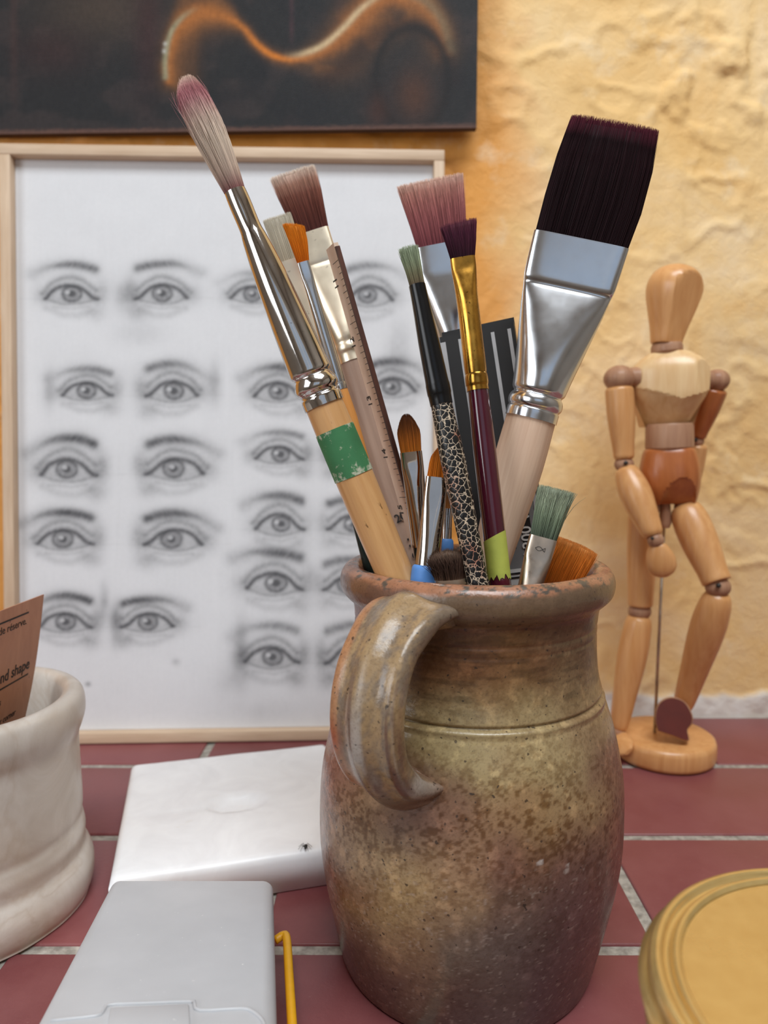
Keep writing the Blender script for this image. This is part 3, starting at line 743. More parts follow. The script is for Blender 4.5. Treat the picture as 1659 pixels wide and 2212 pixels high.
# -- small green-grey brush with crackled handle
ax = Axis((884, 533, .318), (1031, 1250, .304))
b = brush_root(ax, 'small grey-green tipped paintbrush with black ferrule and cream-crackled black handle')
bristles(ax, [(618, 16, 14, 0), (580, 18, 15, -1), (533, 21, 16, -3)], [(112, 94, 74), (128, 124, 96), (148, 158, 128), (166, 178, 148)], 650, b, r=.00018, fray=.08, flat=False)
loft('ferrule', ax, [(616, 18, 17, 0, 2), (640, 18.5, 17, 0, 2), (680, 20, 20, 0, 2), (740, 23, 23, 0, 2), (822, 25, 25, 0, 2), (830, 26, 26, 0, 2), (850, 26, 26, 0, 2), (854, 25, 25, 0, 2), (874, 24.5, 24.5, 0, 2)], M_BLACKF, b, sub=2)
loft('handle', ax, [(871, 23, 23), (1000, 27, 27), (1150, 24, 24), (1250, 23, 23)], M_CRACKLE, b, sub=3, extra=into_jug)

# -- small dark flat brush, brass ferrule, maroon handle, lime tape
ax = Axis((990, 476, .330), (1079, 1252, .313))
b = brush_root(ax, 'small dark plum paintbrush with brass ferrule and lime tape on its maroon handle')
bristles(ax, [(562, 25, 11, 0), (520, 33, 12, 0), (476, 40, 11, -2)], [(46, 20, 30), (62, 26, 40), (78, 34, 52), (112, 58, 70)], 900, b, r=.00016, fray=.05, lenfn=lambda u, v: .965 + .035 * u)
loft('ferrule', ax, [(558, 27, 12, 0, 4), (580, 27, 12, 0, 4), (598, 26, 15, 0, 3), (640, 24, 20, 0, 2.2), (700, 23.5, 23.5, 0, 2), (798, 24, 24, 0, 2), (804, 22, 22, 0, 2), (810, 24, 24, 0, 2), (818, 25, 25, 0, 2), (830, 25, 25, 0, 2), (834, 23.5, 23.5, 0, 2), (844, 24, 24, 0, 2)], M_GOLD, b, sub=3)
hd = loft('handle', ax, [(841, 22, 22), (950, 24.5, 24.5), (1100, 24.5, 24.5), (1252, 23.5, 23.5)], M_MAROON, b, sub=3, extra=into_jug)
# lime tape with a slanting top and ragged foot
qa, qz = ax.at(1158), ax.at(1248); NSA = 72; rings = []
aang = np.arange(NSA) * 2 * math.pi / NSA
for i_ in range(9):
    f_ = i_ / 8
    R = ax.m(25.0, qa)
    up = -.0022 * np.cos(aang - .2) * (1 - f_); lo = f_ * .0016 * (np.array([fbm(k * .45, 3, 1, 3) * 1.6 - .3 for k in range(NSA)]) - .5) * 2
    qq = qa + (qz - qa) * f_ + up + lo
    rings.append(ax.a + np.outer(qq, ax.d) + R * (np.outer(np.cos(aang), ax.w) + np.outer(np.sin(aang), ax.n)))
VT = np.concatenate(rings); lc = np.stack([(VT - ax.a) @ ax.w, (VT - ax.a) @ ax.n, (VT - ax.a) @ ax.d], 1)
tp = mesh('tape', VT, loft_faces(9, NSA, False), M_TAPE_L, hd, attrs={'lc': lc, 'wear': np.zeros_like(VT) - .02}); tp['label'] = 'torn lime green paper tape'

# -- big flat wash brush
ax = Axis((1327, 262, .338), (1064, 1200, .340))
b = brush_root(ax, 'largest flat wash brush with dark plum bristles, broad silver ferrule and thick pale handle')
bristles(ax, [(532, 99, 20, 0), (440, 104, 21, 3), (350, 102, 20, 3), (264, 93, 15, 2)], [(30, 12, 16)] * 4 + [(32, 13, 17)] * 5 + [(36, 14, 19)] * 4 + [(48, 19, 27), (112, 46, 62)], 4800, b, r=.00016, fray=.012, jit=.02)
loft('ferrule', ax, [(524, 102, 23, 0, 7), (528, 102, 23, 0, 7), (600, 99, 24, 0, 6), (618, 97, 23, 0, 6), (628, 95, 20, 0, 5), (640, 93, 23, 0, 4.5), (680, 87, 33, 0, 3), (740, 76, 46, 0, 2.4), (800, 65, 56, 0, 2.1), (830, 60, 58, 0, 2), (846, 57, 57, 0, 2), (853, 52, 52, 0, 2),
     (859, 56, 56, 0, 2), (868, 59, 59, 0, 2), (878, 58, 58, 0, 2), (884, 54, 54, 0, 2), (888, 56, 56, 0, 2), (906, 56, 56, 0, 2)], M_STEEL, b, sub=4, ns=72)
loft('handle', ax, [(903, 53, 53), (1000, 54, 54), (1100, 49, 49), (1200, 42, 42)], M_PALEWOOD, b, sub=3, extra=into_jug)

# -- filbert
ax = Axis((878, 893, .352), (914, 1205, .350))
b = brush_root(ax, 'small rounded filbert paintbrush with brown and amber hair and chrome ferrule')
bristles(ax, [(980, 22, 9, 0), (940, 25, 10, 0), (893, 23, 6, -1)], [(204, 122, 44), (190, 110, 44), (124, 70, 34), (88, 48, 28)], 1500, b, r=.00014, fray=.02, lenfn=lambda u, v: 1 - .42 * np.abs(u) ** 2.4)
loft('ferrule', ax, [(976, 24, 10, 0, 3), (1010, 24, 10, 0, 3), (1040, 23, 14, 0, 2.4), (1120, 22, 21, 0, 2), (1180, 21, 21, 0, 2)], M_CHROME, b, sub=2)
loft('handle', ax, [(1178, 19, 19), (1205, 18, 18)], M_DKGREEN, b, extra=into_jug)

# -- orange hair brush, chrome flat ferrule, blue handle
ax = Axis((952, 962, .322), (922, 1232, .3165))
b = brush_root(ax, 'orange-haired paintbrush with chrome ferrule and sky blue handle just inside the rim')
bristles(ax, [(1036, 22, 8, 0), (1000, 20, 8, 0), (962, 12, 5, 0)], [(206, 116, 30), (214, 124, 36), (190, 104, 34)], 500, b, r=.00015, fray=.03, lenfn=lambda u, v: 1 - .3 * np.abs(u) ** 2)
loft('ferrule', ax, [(1031, 24, 10, 0, 4), (1070, 24, 10, 0, 4), (1100, 25, 13, 0, 3), (1160, 26, 20, 0, 2.2), (1226, 27, 26, 0, 2)], M_CHROME, b, sub=2)
loft('handle', ax, [(1221, 26, 26), (1225, 31, 31), (1234, 33, 33), (1260, 33, 33)], M_BLUE, b, sub=3, extra=into_jug)

# -- second blue-handled brush further back
ax = Axis((968, 1050, .350), (961, 1200, .348))
b = brush_root(ax, 'slim dark-haired paintbrush with sky blue collar, deep among the others behind the mop')
bristles(ax, [(1102, 11, 6, 0), (1050, 9, 5, 0)], [(150, 92, 44), (60, 40, 30)], 250, b, r=.00015, fray=.03)
loft('ferrule', ax, [(1098, 12, 7, 0, 3), (1130, 12, 9, 0, 2.5), (1166, 13, 13, 0, 2)], M_NICKEL, b)
loft('handle', ax, [(1163, 13, 13), (1168, 17, 17), (1184, 18, 18), (1200, 16, 16)], M_BLUE, b, extra=into_jug)

# -- dark brown mop
ax = Axis((968, 1186, .3085), (975, 1262, .3085))
b = brush_root(ax, 'stubby mop brush with fuzzy dark brown hair resting at the front rim')
bristles(ax, [(1252, 34, 24, 0), (1230, 39, 27, 0), (1208, 41, 28, -2), (1186, 37, 24, -3)], [(80, 56, 42), (66, 46, 36), (76, 54, 44), (132, 106, 88)], 1700, b, r=.00015, fray=.17, jit=.10, flat=False, mat=M_BRISTLE_SOFT, lenfn=lambda u, v: 1 - .30 * (u * u), wild=.08, core=.8)
loft('ferrule', ax, [(1249, 36, 26, 0, 3), (1258, 36, 26, 0, 3), (1275, 34, 27, 0, 2.5)], M_CREAM_METAL, b)
loft('handle', ax, [(1275, 26, 25), (1300, 24, 24)], M_OLDWOOD, b, extra=into_jug)

# -- green-grey flat brush at right
ax = Axis((1203, 1054, .322), (1146, 1262, .318))
b = brush_root(ax, 'short flat paintbrush with ragged grey-green bristles and matt nickel ferrule at right')
bristles(ax, [(1166, 28, 9, 0), (1120, 32, 11, 0), (1080, 35, 12, 0), (1054, 36, 12, 2)], [(74, 82, 70), (104, 116, 94), (134, 144, 120), (150, 158, 134), (160, 168, 144)], 1100, b, r=.00019, fray=.12, jit=.07, wild=.02)
fe = loft('ferrule', ax, [(1161, 30, 11, 0, 4), (1200, 30, 12, 0, 4), (1215, 29, 14, 0, 3), (1262, 26, 22, 0, 2.2), (1290, 24, 24, 0, 2)], metal('matt_nickel', (200, 184, 168), .36, .15), b, sub=2)
loft('handle', ax, [(1288, 22, 22), (1320, 21, 21)], M_DKGREEN, b, extra=into_jug)
def ferr(x, y, h):
    return ax.pt(ax.at(1186)) + np.outer(x, ax.w) - np.outer(y, ax.d) + np.outer(ax.m(13, ax.len) + h, ax.n)
fx = np.linspace(-1, 1, 15); fish = [(x * .0022, .0009 * math.sin((x + 1) * math.pi / 1.5) * (1 if x < .5 else 1.2)) for x in fx]
Pf = ferr(np.array([f_[0] for f_ in fish] + [f_[0] for f_ in fish[::-1]]), np.array([f_[1] for f_ in fish] + [-f_[1] for f_ in fish[::-1]]), .0001)
Vf, Ff = tube_vf(Pf, .00013, 5); mesh('fish_emblem', Vf, Ff, M_INK, fe)

# -- wide orange flat brush at far right of the jug mouth
ax = Axis((1236, 1168, .337), (1200, 1262, .337))
b = brush_root(ax, 'wide flat orange paintbrush leaning on the right rim of the jug')
bristles(ax, [(1286, 46, 11, 0), (1230, 49, 12, 2), (1190, 51, 12, 6), (1166, 50, 10, 8)], [(158, 80, 26), (198, 104, 32), (226, 132, 50), (238, 160, 86)], 2600, b, shv=(.75, 1.2), r=.00013, fray=.04, lenfn=lambda u, v: .97 - .10 * np.maximum(u, 0) ** 2)
loft('ferrule', ax, [(1282, 47, 13, 0, 4), (1310, 46, 13, 0, 4), (1370, 32, 20, 0, 2.4), (1400, 26, 24, 0, 2)], M_STEEL, b)

# -- dark thin brush handle at far left, behind the green-taped one
ax = Axis((748, 1040, .352), (797, 1222, .350))
b = brush_root(ax, 'thin dark green brush handle at the left rim behind the green-taped brush')
loft('handle', ax, [(1040, 3, 3), (1046, 9, 9), (1120, 11, 11), (1222, 13, 13)], M_DKGREEN, b, extra=into_jug)

# ================================================================== FRAMED DRAWING
FB = np.array([-.327, .5905, 0.0008]); FU = unit((.380, .0140, 0)); FUP = unit((-.0005, .0400, .5127)); FN = unit(np.cross(FU, FUP))  # FN towards the camera
FWD, FHT, BAR, FD, REC = .3805, .5150, .0093, .016, .009
def fpt(u, v_, h): return FB + np.multiply.outer(u, FU) + np.multiply.outer(v_, FUP) + np.multiply.outer(h, FN)
fr = thing('framed_drawing', fpt(FWD / 2, 0, 0), 'light oak framed pencil drawing of many pairs of eyes, leaning on the wall', 'picture')
M_OAK = wood('limed_oak', (196, 166, 136), (222, 196, 168), attr='lc', rough=.55, stretch=.05, scale=300)
def fbar(u0, u1, v0, v1, horizontal):
    V = np.array([fpt(u, v_, h) for (u, v_) in ((u0, v0), (u1, v0), (u1, v1), (u0, v1)) for h in (0, -FD)])
    Fc = [(0, 2, 4, 6), (1, 7, 5, 3), (0, 1, 3, 2), (2, 3, 5, 4), (4, 5, 7, 6), (6, 7, 1, 0)]
    L_ = np.stack([(V - FB) @ FUP, (V - FB) @ FN, (V - FB) @ FU], 1) if horizontal else np.stack([(V - FB) @ FU, (V - FB) @ FN, (V - FB) @ FUP], 1)
    return bevel(mesh('frame_bar', V, Fc, M_OAK, fr, smooth=False, attrs={'lc': L_}), .0007, 2)
fbar(0, FWD, 0, BAR, True); fbar(0, FWD, FHT - BAR, FHT, True); fbar(0, BAR, BAR, FHT - BAR, False); fbar(FWD - BAR, FWD, BAR, FHT - BAR, False)
NU, NV = 400, 540
u_ = np.linspace(BAR + .0002, FWD - BAR - .0002, NU); v_ = np.linspace(BAR + .0002, FHT - BAR - .0002, NV)
U, Vv = np.meshgrid(u_, v_, indexing='ij')
P = fpt(U.ravel(), Vv.ravel(), np.full(U.size, -REC))
gx, gy = proj(P)
dark = np.zeros(len(P))
def add_dark(d, m=None):
    global dark
    if m is None: dark = 1 - (1 - dark) * (1 - d)
    else: dark[m] = 1 - (1 - dark[m]) * (1 - d)
def pdist(x, y, pts):
    best = np.full(len(x), 1e9)
    for (x0, y0), (x1, y1) in zip(pts[:-1], pts[1:]):
        dx, dy = x1 - x0, y1 - y0; L2 = dx * dx + dy * dy + 1e-9
        tt_ = np.clip(((x - x0) * dx + (y - y0) * dy) / L2, 0, 1)
        best = np.minimum(best, np.hypot(x - x0 - tt_ * dx, y - y0 - tt_ * dy))
    return best
def eye(cx_, cy_, s, flip, brow=1.0, dy=0.0, bshape=0.0, shade=.2, seed=0):
    """One pencilled eye; flip=+1 puts the nose corner on the right."""
    m = np.where((np.abs(gx - cx_) < 2.1 * s) & (np.abs(gy - cy_) < 2.3 * s))[0]
    if len(m) == 0: return
    x = (gx[m] - cx_) / s * flip; y = (gy[m] - cy_) / s; y = np.where(np.abs(y) < .6, y * 1.18, y + .108 * np.sign(y))
    rs_ = np.random.default_rng(int(seed * 10) + 5); ap = rs_.uniform(.88, 1.12); gz = rs_.uniform(-.08, .08)
    y = y * ap
    x = x + .05 * (fbm(gx[m] / 30 + seed, gy[m] / 30, 2, 2) - .5); y = y + .06 * (fbm(gx[m] / 40 + seed, gy[m] / 40 + 9, 4, 2) - .5)
    gr = .8 + .4 * fbm(gx[m] / 5, gy[m] / 5 + seed, 1, 2)
    up = smooth_prof([(-1.02, .18), (-.65, -.28), (-.1, -.50), (.42, -.36), (.82, .06), (1.06, .22)], 5)
    lo = smooth_prof([(-1.02, .18), (-.55, .42), (0, .50), (.5, .42), (1.06, .22)], 5)
    cr = smooth_prof([(-1.15, -.08), (-.7, -.62), (-.05, -.86), (.5, -.70), (1.0, -.22)], 5)
    bw = smooth_prof([(-1.55, -.95 - bshape), (-.8, -1.32 - .4 * bshape), (-.1, -1.42), (.5, -1.36), (.95, -1.22)], 5) + np.array([0, dy])
    yu = np.interp(x, up[:, 0], up[:, 1]); yl = np.interp(x, lo[:, 0], lo[:, 1])
    inside = sstep(-.03, .05, y - yu) * sstep(-.03, .05, yl - y)
    G = lambda pts, w_, a: add_dark(np.clip(a * gr * np.exp(-(pdist(x, y, pts) / w_) ** 2), 0, .95), m)
    r = np.hypot(x - gz, (y + .05) / ap)
    add_dark(inside * .10 * gr, m)
    add_dark(inside * np.clip(.34 * sstep(.43, .36, r) + .30 * np.exp(-((r - .40) / .07) ** 2), 0, .8) * gr, m)
    add_dark(inside * .60 * sstep(.20, .10, r), m)
    add_dark(inside * .30 * sstep(.30, .0, y - yu), m)
    hl = np.hypot(x + .12 * flip, y + .12)
    dark[m] *= 1 - .75 * inside * sstep(.13, .07, hl)
    G(up, .075, .52); G(up + np.array([0, -.05]), .16, .26); G(lo, .075, .20); G(cr, .10, .22); G(cr + np.array([0, -.05]), .17, .14)
    thick = .10 + .07 * sstep(-1.5, .4, x)
    hair = .7 + .6 * fbm(x * 14 + y * 8 + seed, y * 5, 3, 2)
    add_dark(np.clip(.66 * brow * hair * np.exp(-(pdist(x, y, bw) / thick) ** 2) * sstep(-1.6, .2, x) , 0, .85) , m)
    add_dark(.22 * brow * np.exp(-(pdist(x, y, bw) / .28) ** 2) * gr, m)
    G([(-.9, .25), (0, .34), (.9, .3)], .35, .12); G([(-.95, .68), (-.3, .98), (.3, 1.02), (.85, .78)], .16, .13)
    G([(-.7, .62), (.1, .72), (.7, .58)], .07, .12)
    add_dark(.10 * np.exp(-(x / 1.5) ** 2 - ((y + .3) / 1.0) ** 2) * gr, m)
    add_dark(shade * np.exp(-((x - 1.25) / .28) ** 2 - ((y + .15) / .6) ** 2) * gr, m)
    add_dark(shade * .7 * np.exp(-((x - 1.0) / .4) ** 2 - ((y - .9) / .35) ** 2) * gr, m)
    add_dark(shade * .5 * np.exp(-((x + 1.3) / .3) ** 2 - ((y - .0) / .5) ** 2) * gr, m)
for i_, e in enumerate([(153, 637, 54, 1, .8, 0, .05, .2), (350, 636, 54, -1, .8, 0, .1, .3), (549, 637, 50, 1, .4, .25, 0, .2), (797, 640, 50, -1, .6, .1, .1, .2),
    (187, 846, 52, 1, .65, .25, 0, .25), (372, 846, 54, -1, .7, .2, -.15, .28), (602, 848, 52, 1, .9, .25, 0, .25), (846, 838, 50, -1, .9, .2, 0, .3),
    (147, 1016, 58, 1, 1.0, .15, -.1, .34), (379, 1014, 60, -1, .9, .15, -.1, .3), (603, 984, 50, 1, .6, .2, 0, .35), (760, 985, 48, -1, .7, .2, 0, .3),
    (139, 1166, 58, 1, 1.1, .2, 0, .3), (375, 1167, 60, -1, 1.0, .25, -.1, .3), (603, 1134, 50, 1, .9, .2, .1, .12), (760, 1134, 50, -1, .8, .2, .1, .2),
    (141, 1346, 54, 1, 1.0, .15, -.2, .34), (320, 1346, 54, -1, .95, .25, .1, .36), (592, 1262, 58, 1, .9, .15, .25, .26), (752, 1265, 50, -1, .7, .2, .2, .2),
    (586, 1421, 56, 1, .55, .1, .05, .36), (758, 1422, 52, -1, .6, .1, 0, .36)]):
    eye(*e, seed=i_ * 3.7)
def smudge(cx_, cy_, sx, sy, a): add_dark(a * np.exp(-((gx - cx_) / sx) ** 2 - ((gy - cy_) / sy) ** 2) * (.6 + .8 * fbm(gx / 20, gy / 20, cx_, 3)))
for s_ in ((520, 1400, 16, 60, .28), (510, 1470, 40, 30, .14), (225, 1300, 10, 35, .26), (250, 1350, 12, 40, .24), (465, 830, 14, 40, .22), (105, 840, 12, 40, .22), (270, 640, 26, 30, .22), (860, 760, 25, 60, .18), (560, 1540, 60, 25, .07), (690, 700, 90, 60, .06), (380, 1430, 9, 8, .2), (300, 720, 50, 26, .1), (190, 1478, 6, 5, .45)):
    smudge(*s_)
grain = .05 * (fbm(gx / 3.0, gy / 3.0, 4, 2) - .5) + .05 * (fbm(gx / 60, gy / 45, 7, 4) - .5) + .02 * (vnoise(gx / 2.0, gy * .02) - .5)
val = np.clip(1 - dark * .93, 0, 1)
paper = lin((226, 226, 228)); gph = lin((58, 58, 62))
C = (gph + (paper - gph) * (val ** 1.7)[:, None]) * (1 + grain)[:, None]
t = attrcol('pencil_on_paper', rough=.75, spec=.25)
o = mesh('drawing_sheet', P, grid_faces(NU, NV), t.m, fr, attrs={'Col': np.clip(C, 0, 1)}); o['label'] = 'pencil studies of eyes on white canvas'
V = np.array([fpt(a_, b_, -REC - .0012) for a_, b_ in ((BAR * .5, BAR * .5), (FWD - BAR * .5, BAR * .5), (FWD - BAR * .5, FHT - BAR * .5), (BAR * .5, FHT - BAR * .5))] + [fpt(a_, b_, -FD + .001) for a_, b_ in ((BAR * .5, BAR * .5), (FWD - BAR * .5, BAR * .5), (FWD - BAR * .5, FHT - BAR * .5), (BAR * .5, FHT - BAR * .5))])
mesh('backing_board', V, [(0, 1, 2, 3), (7, 6, 5, 4), (0, 4, 5, 1), (1, 5, 6, 2), (2, 6, 7, 3), (3, 7, 4, 0)], M_OAK, fr, smooth=False, attrs={'lc': V})

# ================================================================== CANVAS PAINTING
PBz = .5302
pl, pr = np.array([-.46, .6560, PBz]), np.array([.0795, .6400, PBz])
PU = unit(pr - pl); PN = unit(np.cross(PU, (0, 0, 1))); PWD = np.linalg.norm(pr - pl); PHT, PTH = .40, .007
if PN[1] > 0: PN = -PN
def ppt(u, v_, h): return pl + np.multiply.outer(u, PU) + np.multiply.outer(v_, np.array([0, 0, 1.0])) + np.multiply.outer(h, PN)
pt_ = thing('canvas_painting', ppt(PWD / 2, 0, -PTH / 2), 'dark unframed canvas painting with golden swirling curve hanging above the drawing', 'painting')
NU, NV = 520, 300
u_ = np.linspace(0, PWD, NU); v_ = np.concatenate([np.linspace(0, .19, 220), np.linspace(.19, PHT, 81)[1:]])
U, Vv = np.meshgrid(u_, v_, indexing='ij'); P = ppt(U.ravel(), Vv.ravel(), np.zeros(U.size)); gx, gy = proj(P)
C = np.tile(lin((46, 46, 48)), (len(P), 1))
def blend(c, k): 
    global C
    k = np.clip(k, 0, 1)[:, None]; C = C * (1 - k) + lin(c) * k
nn = fbm(gx / 90, gy / 70, 3, 4)
blend((66, 58, 58), sstep(.45, .65, nn) * .7); blend((84, 70, 60), np.exp(-((gx - 215) / 130) ** 2 - ((gy - 20) / 70) ** 2) * .8)
blend((72, 44, 46), np.exp(-((gx - 320) / 30) ** 2 - ((gy - 60) / 140) ** 2) * .6); blend((70, 44, 44), np.exp(-((gx - 110) / 80) ** 2 - ((gy - 110) / 50) ** 2) * .5)
blend((88, 62, 58), np.exp(-((gx - 30) / 9) ** 2) * .35 * sstep(300, 100, gy)); blend((86, 60, 66), np.exp(-((gx - 630) / 5) ** 2) * .7 * sstep(110, 60, gy)); blend((80, 58, 64), np.exp(-((gx - 735) / 9) ** 2) * .6 * sstep(80, 30, gy))
blend((40, 41, 45), sstep(.5, .7, fbm(gx / 70 + 9, gy / 90, 8, 3)) * .5 * sstep(340, 420, gx))
blend((38, 39, 43), np.exp(-((pdist(gx, gy, [(490 + 78 * math.cos(a_), 130 + 80 * math.sin(a_)) for a_ in np.linspace(-2.9, 2.6, 24)])) / 16) ** 2) * .5)
band = smooth_prof([(364, 175), (364, 130), (380, 70), (425, 30), (480, 34), (525, 60), (552, 92), (590, 120), (640, 128), (700, 108), (750, 66), (790, 24), (840, -6), (900, 0), (945, 45), (965, 110)], 6)
thick = np.interp(gx, [364, 420, 520, 560, 640, 720, 790, 860, 965], [18, 52, 12, 11, 14, 40, 52, 44, 24])
bl_ = band.tolist(); d_ = pdist(gx, gy, bl_)
below = (band + np.array([0, 1]) * np.interp(band[:, 0], [364, 420, 520, 640, 760, 860, 965], [0, -26, 0, 4, 30, 34, 0])[:, None]).tolist()
db = pdist(gx, gy, below)
blend((96, 70, 52), np.exp(-(np.minimum(d_, db) / (thick * 1.25)) ** 2) * .95)
blend((150, 98, 56), np.exp(-(np.minimum(d_, db) / (thick * .8)) ** 2) * .95 * sstep(.22, .55, fbm(gx / 70, gy / 60, 5, 3)))
blend((196, 120, 58), np.exp(-(d_ / (thick * .45)) ** 2) * .8)
blend((238, 140, 50), np.exp(-(d_ / 6) ** 2) * .9 * np.exp(-((gx - 590) / 60) ** 2))
d2 = pdist(gx, gy, (band + np.array([-6, -8])).tolist())
blend((240, 212, 166), np.exp(-(d2 / 7) ** 2) * .85 * sstep(600, 680, gx) * sstep(880, 760, gx)); blend((180, 184, 150), np.exp(-(d2 / 6) ** 2) * .7 * sstep(440, 370, gx))
blend((128, 124, 100), np.exp(-(pdist(gx, gy, (band + np.array([6, -4])).tolist()) / 12) ** 2) * .6 * sstep(860, 900, gx))
d3 = pdist(gx, gy, (band + np.array([10, 60])).tolist()); blend((46, 34, 36), np.exp(-(d3 / 22) ** 2) * .5 * sstep(640, 720, gx))
el = np.hypot((gx - 890) / 78, (gy - 170) / 110); blend((34, 34, 36), np.exp(-((el - 1.0) / .13) ** 2) * .8); blend((92, 60, 46), np.exp(-((gx - 895) / 40) ** 2 - ((gy - 205) / 55) ** 2) * .9); blend((84, 50, 40), np.exp(-((gx - 815) / 24) ** 2 - ((gy - 240) / 40) ** 2) * .6)
edge_v = (P[:, 2] - PBz); blend((120, 86, 74), sstep(.005, .001, edge_v + .003 * (fbm(gx / 12, gy, 2, 3) - .5)) * .8)
for dx_, dy_ in ((357, 95), (355, 110)): blend((210, 206, 196), np.exp(-((gx - dx_) / 4) ** 2 - ((gy - dy_) / 5) ** 2))
C *= .74 * (1 + .22 * (vnoise(P[:, 0] * 900, P[:, 2] * 240) - .5) + .18 * (vnoise(P[:, 0] * 300, P[:, 2] * 1300) - .5))[:, None]
t = attrcol('oil_on_canvas', rough=.6, spec=.25); v = t.coord(None, (1, 1, 1)); wv = t.n('ShaderNodeTexWave', bands_direction='Z'); t.l(v, wv.inputs['Vector']); wv.inputs['Scale'].default_value = 260; wv.inputs['Distortion'].default_value = 1.2
t.bump(wv.outputs['Fac'], .35, .0005)
o = mesh('painted_canvas', P, grid_faces(NU, NV), t.m, pt_, attrs={'Col': np.clip(C, 0, 1)})
M_STRETCH = simple('canvas_edge', (70, 52, 46), rough=.8)
V = [ppt(u, v__, h) for u, v__ in ((0, 0), (PWD, 0), (PWD, PHT), (0, PHT)) for h in (-.0002, -PTH)]
mesh('stretcher', V, [(0, 2, 4, 6), (1, 7, 5, 3), (0, 1, 3, 2), (2, 3, 5, 4), (4, 5, 7, 6), (6, 7, 1, 0)], M_STRETCH, pt_, smooth=False)

# ================================================================== ARTIST'S MANNEQUIN
MY = .575
mx0 = PY(1434, 1600, MY)[0]
mq = thing('artist_mannequin', (mx0, MY, 0), 'jointed wooden artist mannequin mid-stride on a round base beside the wall', 'mannequin')
def manwood(name, a, b, rough=.35): 
    t = NT(name); v = t.coord(None, (1, 1, .12)); f = t.noise(v, 170, 4, .55, .5)
    t.base(t.ramp(f, [(0.3, a), (0.7, b)])); t.set(rough=rough, coat=.25, croug=.25); return t.m
M_MAN = manwood('honey_wood', (208, 146, 88), (226, 170, 112)); M_MANP = manwood('pale_chest_wood', (222, 178, 124), (238, 204, 154))
M_MAND = manwood('red_brown_wood', (166, 92, 46), (186, 110, 60), .28); M_JOINT = manwood('matt_joint_wood', (158, 112, 84), (184, 140, 108), .7)
M_SOLE = simple('maroon_sole_paint', (96, 34, 24), rough=.5); M_PIN = simple('dark_pin', (40, 34, 30), rough=.4); M_ROD = metal('steel_rod', (214, 210, 196), .5)
PXM = .597 / F
def limb(name, a, b, prof_, mat, flat=1.0, ns=28, sub=4, cut=None, par=None, carve=None, ex=2.0):
    """prof_: (t, half width px) or (t, hw, ht) along the a-b axis; ends are rounded in prof_."""
    A, B = PY(*a), PY(*b); d = unit(B - A); view = unit((A + B) / 2 - CAM); w_ = unit(np.cross(view, d)); n_ = unit(np.cross(d, w_)); 
    if n_ @ view > 0: n_ = -n_
    pr_ = np.array([(p_[0], p_[1], p_[2] if len(p_) > 2 else p_[1] * flat) for p_ in prof_], float)
    if sub > 1: pr_ = smooth_prof(pr_, sub)
    pr_[:, 1:] = np.maximum(pr_[:, 1:], .3)
    L_ = np.linalg.norm(B - A); an = np.arange(ns) * 2 * math.pi / ns
    c_ = np.sign(np.cos(an)) * np.abs(np.cos(an)) ** (2 / ex); s_ = np.sign(np.sin(an)) * np.abs(np.sin(an)) ** (2 / ex)
    px = depth((A + B) / 2) / F
    V = np.concatenate([A + d * L_ * t_ + np.outer(hw * px * c_, w_) + np.outer(ht * px * s_, n_) for t_, hw, ht in pr_])
    for (pp, nn_) in (cut or []):
        pp = np.asarray(pp, float); nn_ = unit(nn_); e = (V - pp) @ nn_; V = V - np.outer(np.maximum(e, 0), nn_)
    if carve: V = carve(V)
    o = mesh(name, V, loft_faces(len(pr_), ns), mat, par or mq); return sharp(o, 30)
def ball(name, c, r, mat, par=None, sq=(1, 1, 1)):
    C_ = PY(*c); r = r * PXM; nr, ns = 13, 24; V = []
    for i in range(nr):
        th = math.pi * (i + .02) / (nr - 1 + .04)
        for j in range(ns):
            a_ = 2 * math.pi * j / ns; V.append(C_ + r * np.array([sq[0] * math.sin(th) * math.cos(a_), sq[1] * math.sin(th) * math.sin(a_), sq[2] * math.cos(th)]))
    return mesh(name, V, loft_faces(nr, ns), mat, par or mq)
capsule = lambda r0, r1, mid=None: [(0, r0 * .35), (.015, r0 * .72), (.05, r0 * .95), (.12, r0), (.45, mid or (r0 + r1) / 2), (.85, r1 * 1.03), (.95, r1 * .98), (.985, r1 * .8), (1, r1 * .4)]
BT = .0185
pb = [(.0005, 0), (.038, 0), (.0402, .0015), (.0408, .004), (.0408, .0135), (.0396, .0170), (.0372, BT), (.02, BT), (.0005, BT)]
V = lathe(pb, mx0, MY, 72); sharp(mesh('base', V, loft_faces(len(pb), 72), M_MAN, mq), 60)
rb = PZ(1414, 1583, BT); Vr, Fr = tube_vf([rb, PY(1437, 1075, MY + .006)], .0013, 10); mesh('support_rod', Vr, Fr, M_ROD, mq)
hc = PY(1462, 660, MY)
limb('head', (1465, 572, MY), (1438, 744, MY), [(0, 8), (.02, 22), (.07, 39), (.16, 52), (.28, 58), (.42, 56), (.62, 47), (.82, 38), (.97, 33), (1, 31)], M_MAN, flat=1.05,
     cut=[(hc + np.array([.35, -.9, .05]) * 33 * PXM, (.42, -.88, -.20))])
limb('neck', (1440, 742, MY), (1441, 766, MY), [(0, 30), (.3, 33), (.7, 33), (1, 28)], M_JOINT, sub=1)
cc_ = PY(1452, 866, MY)
def chest_carve(V):
    zv = cc_[2] + .32 * np.abs(V[:, 0] - cc_[0]); V = V.copy()
    V[:, 1] += np.where(V[:, 1] < MY, np.maximum(zv - V[:, 2], 0) * .55 + .0012 * (V[:, 2] < zv), 0); return V
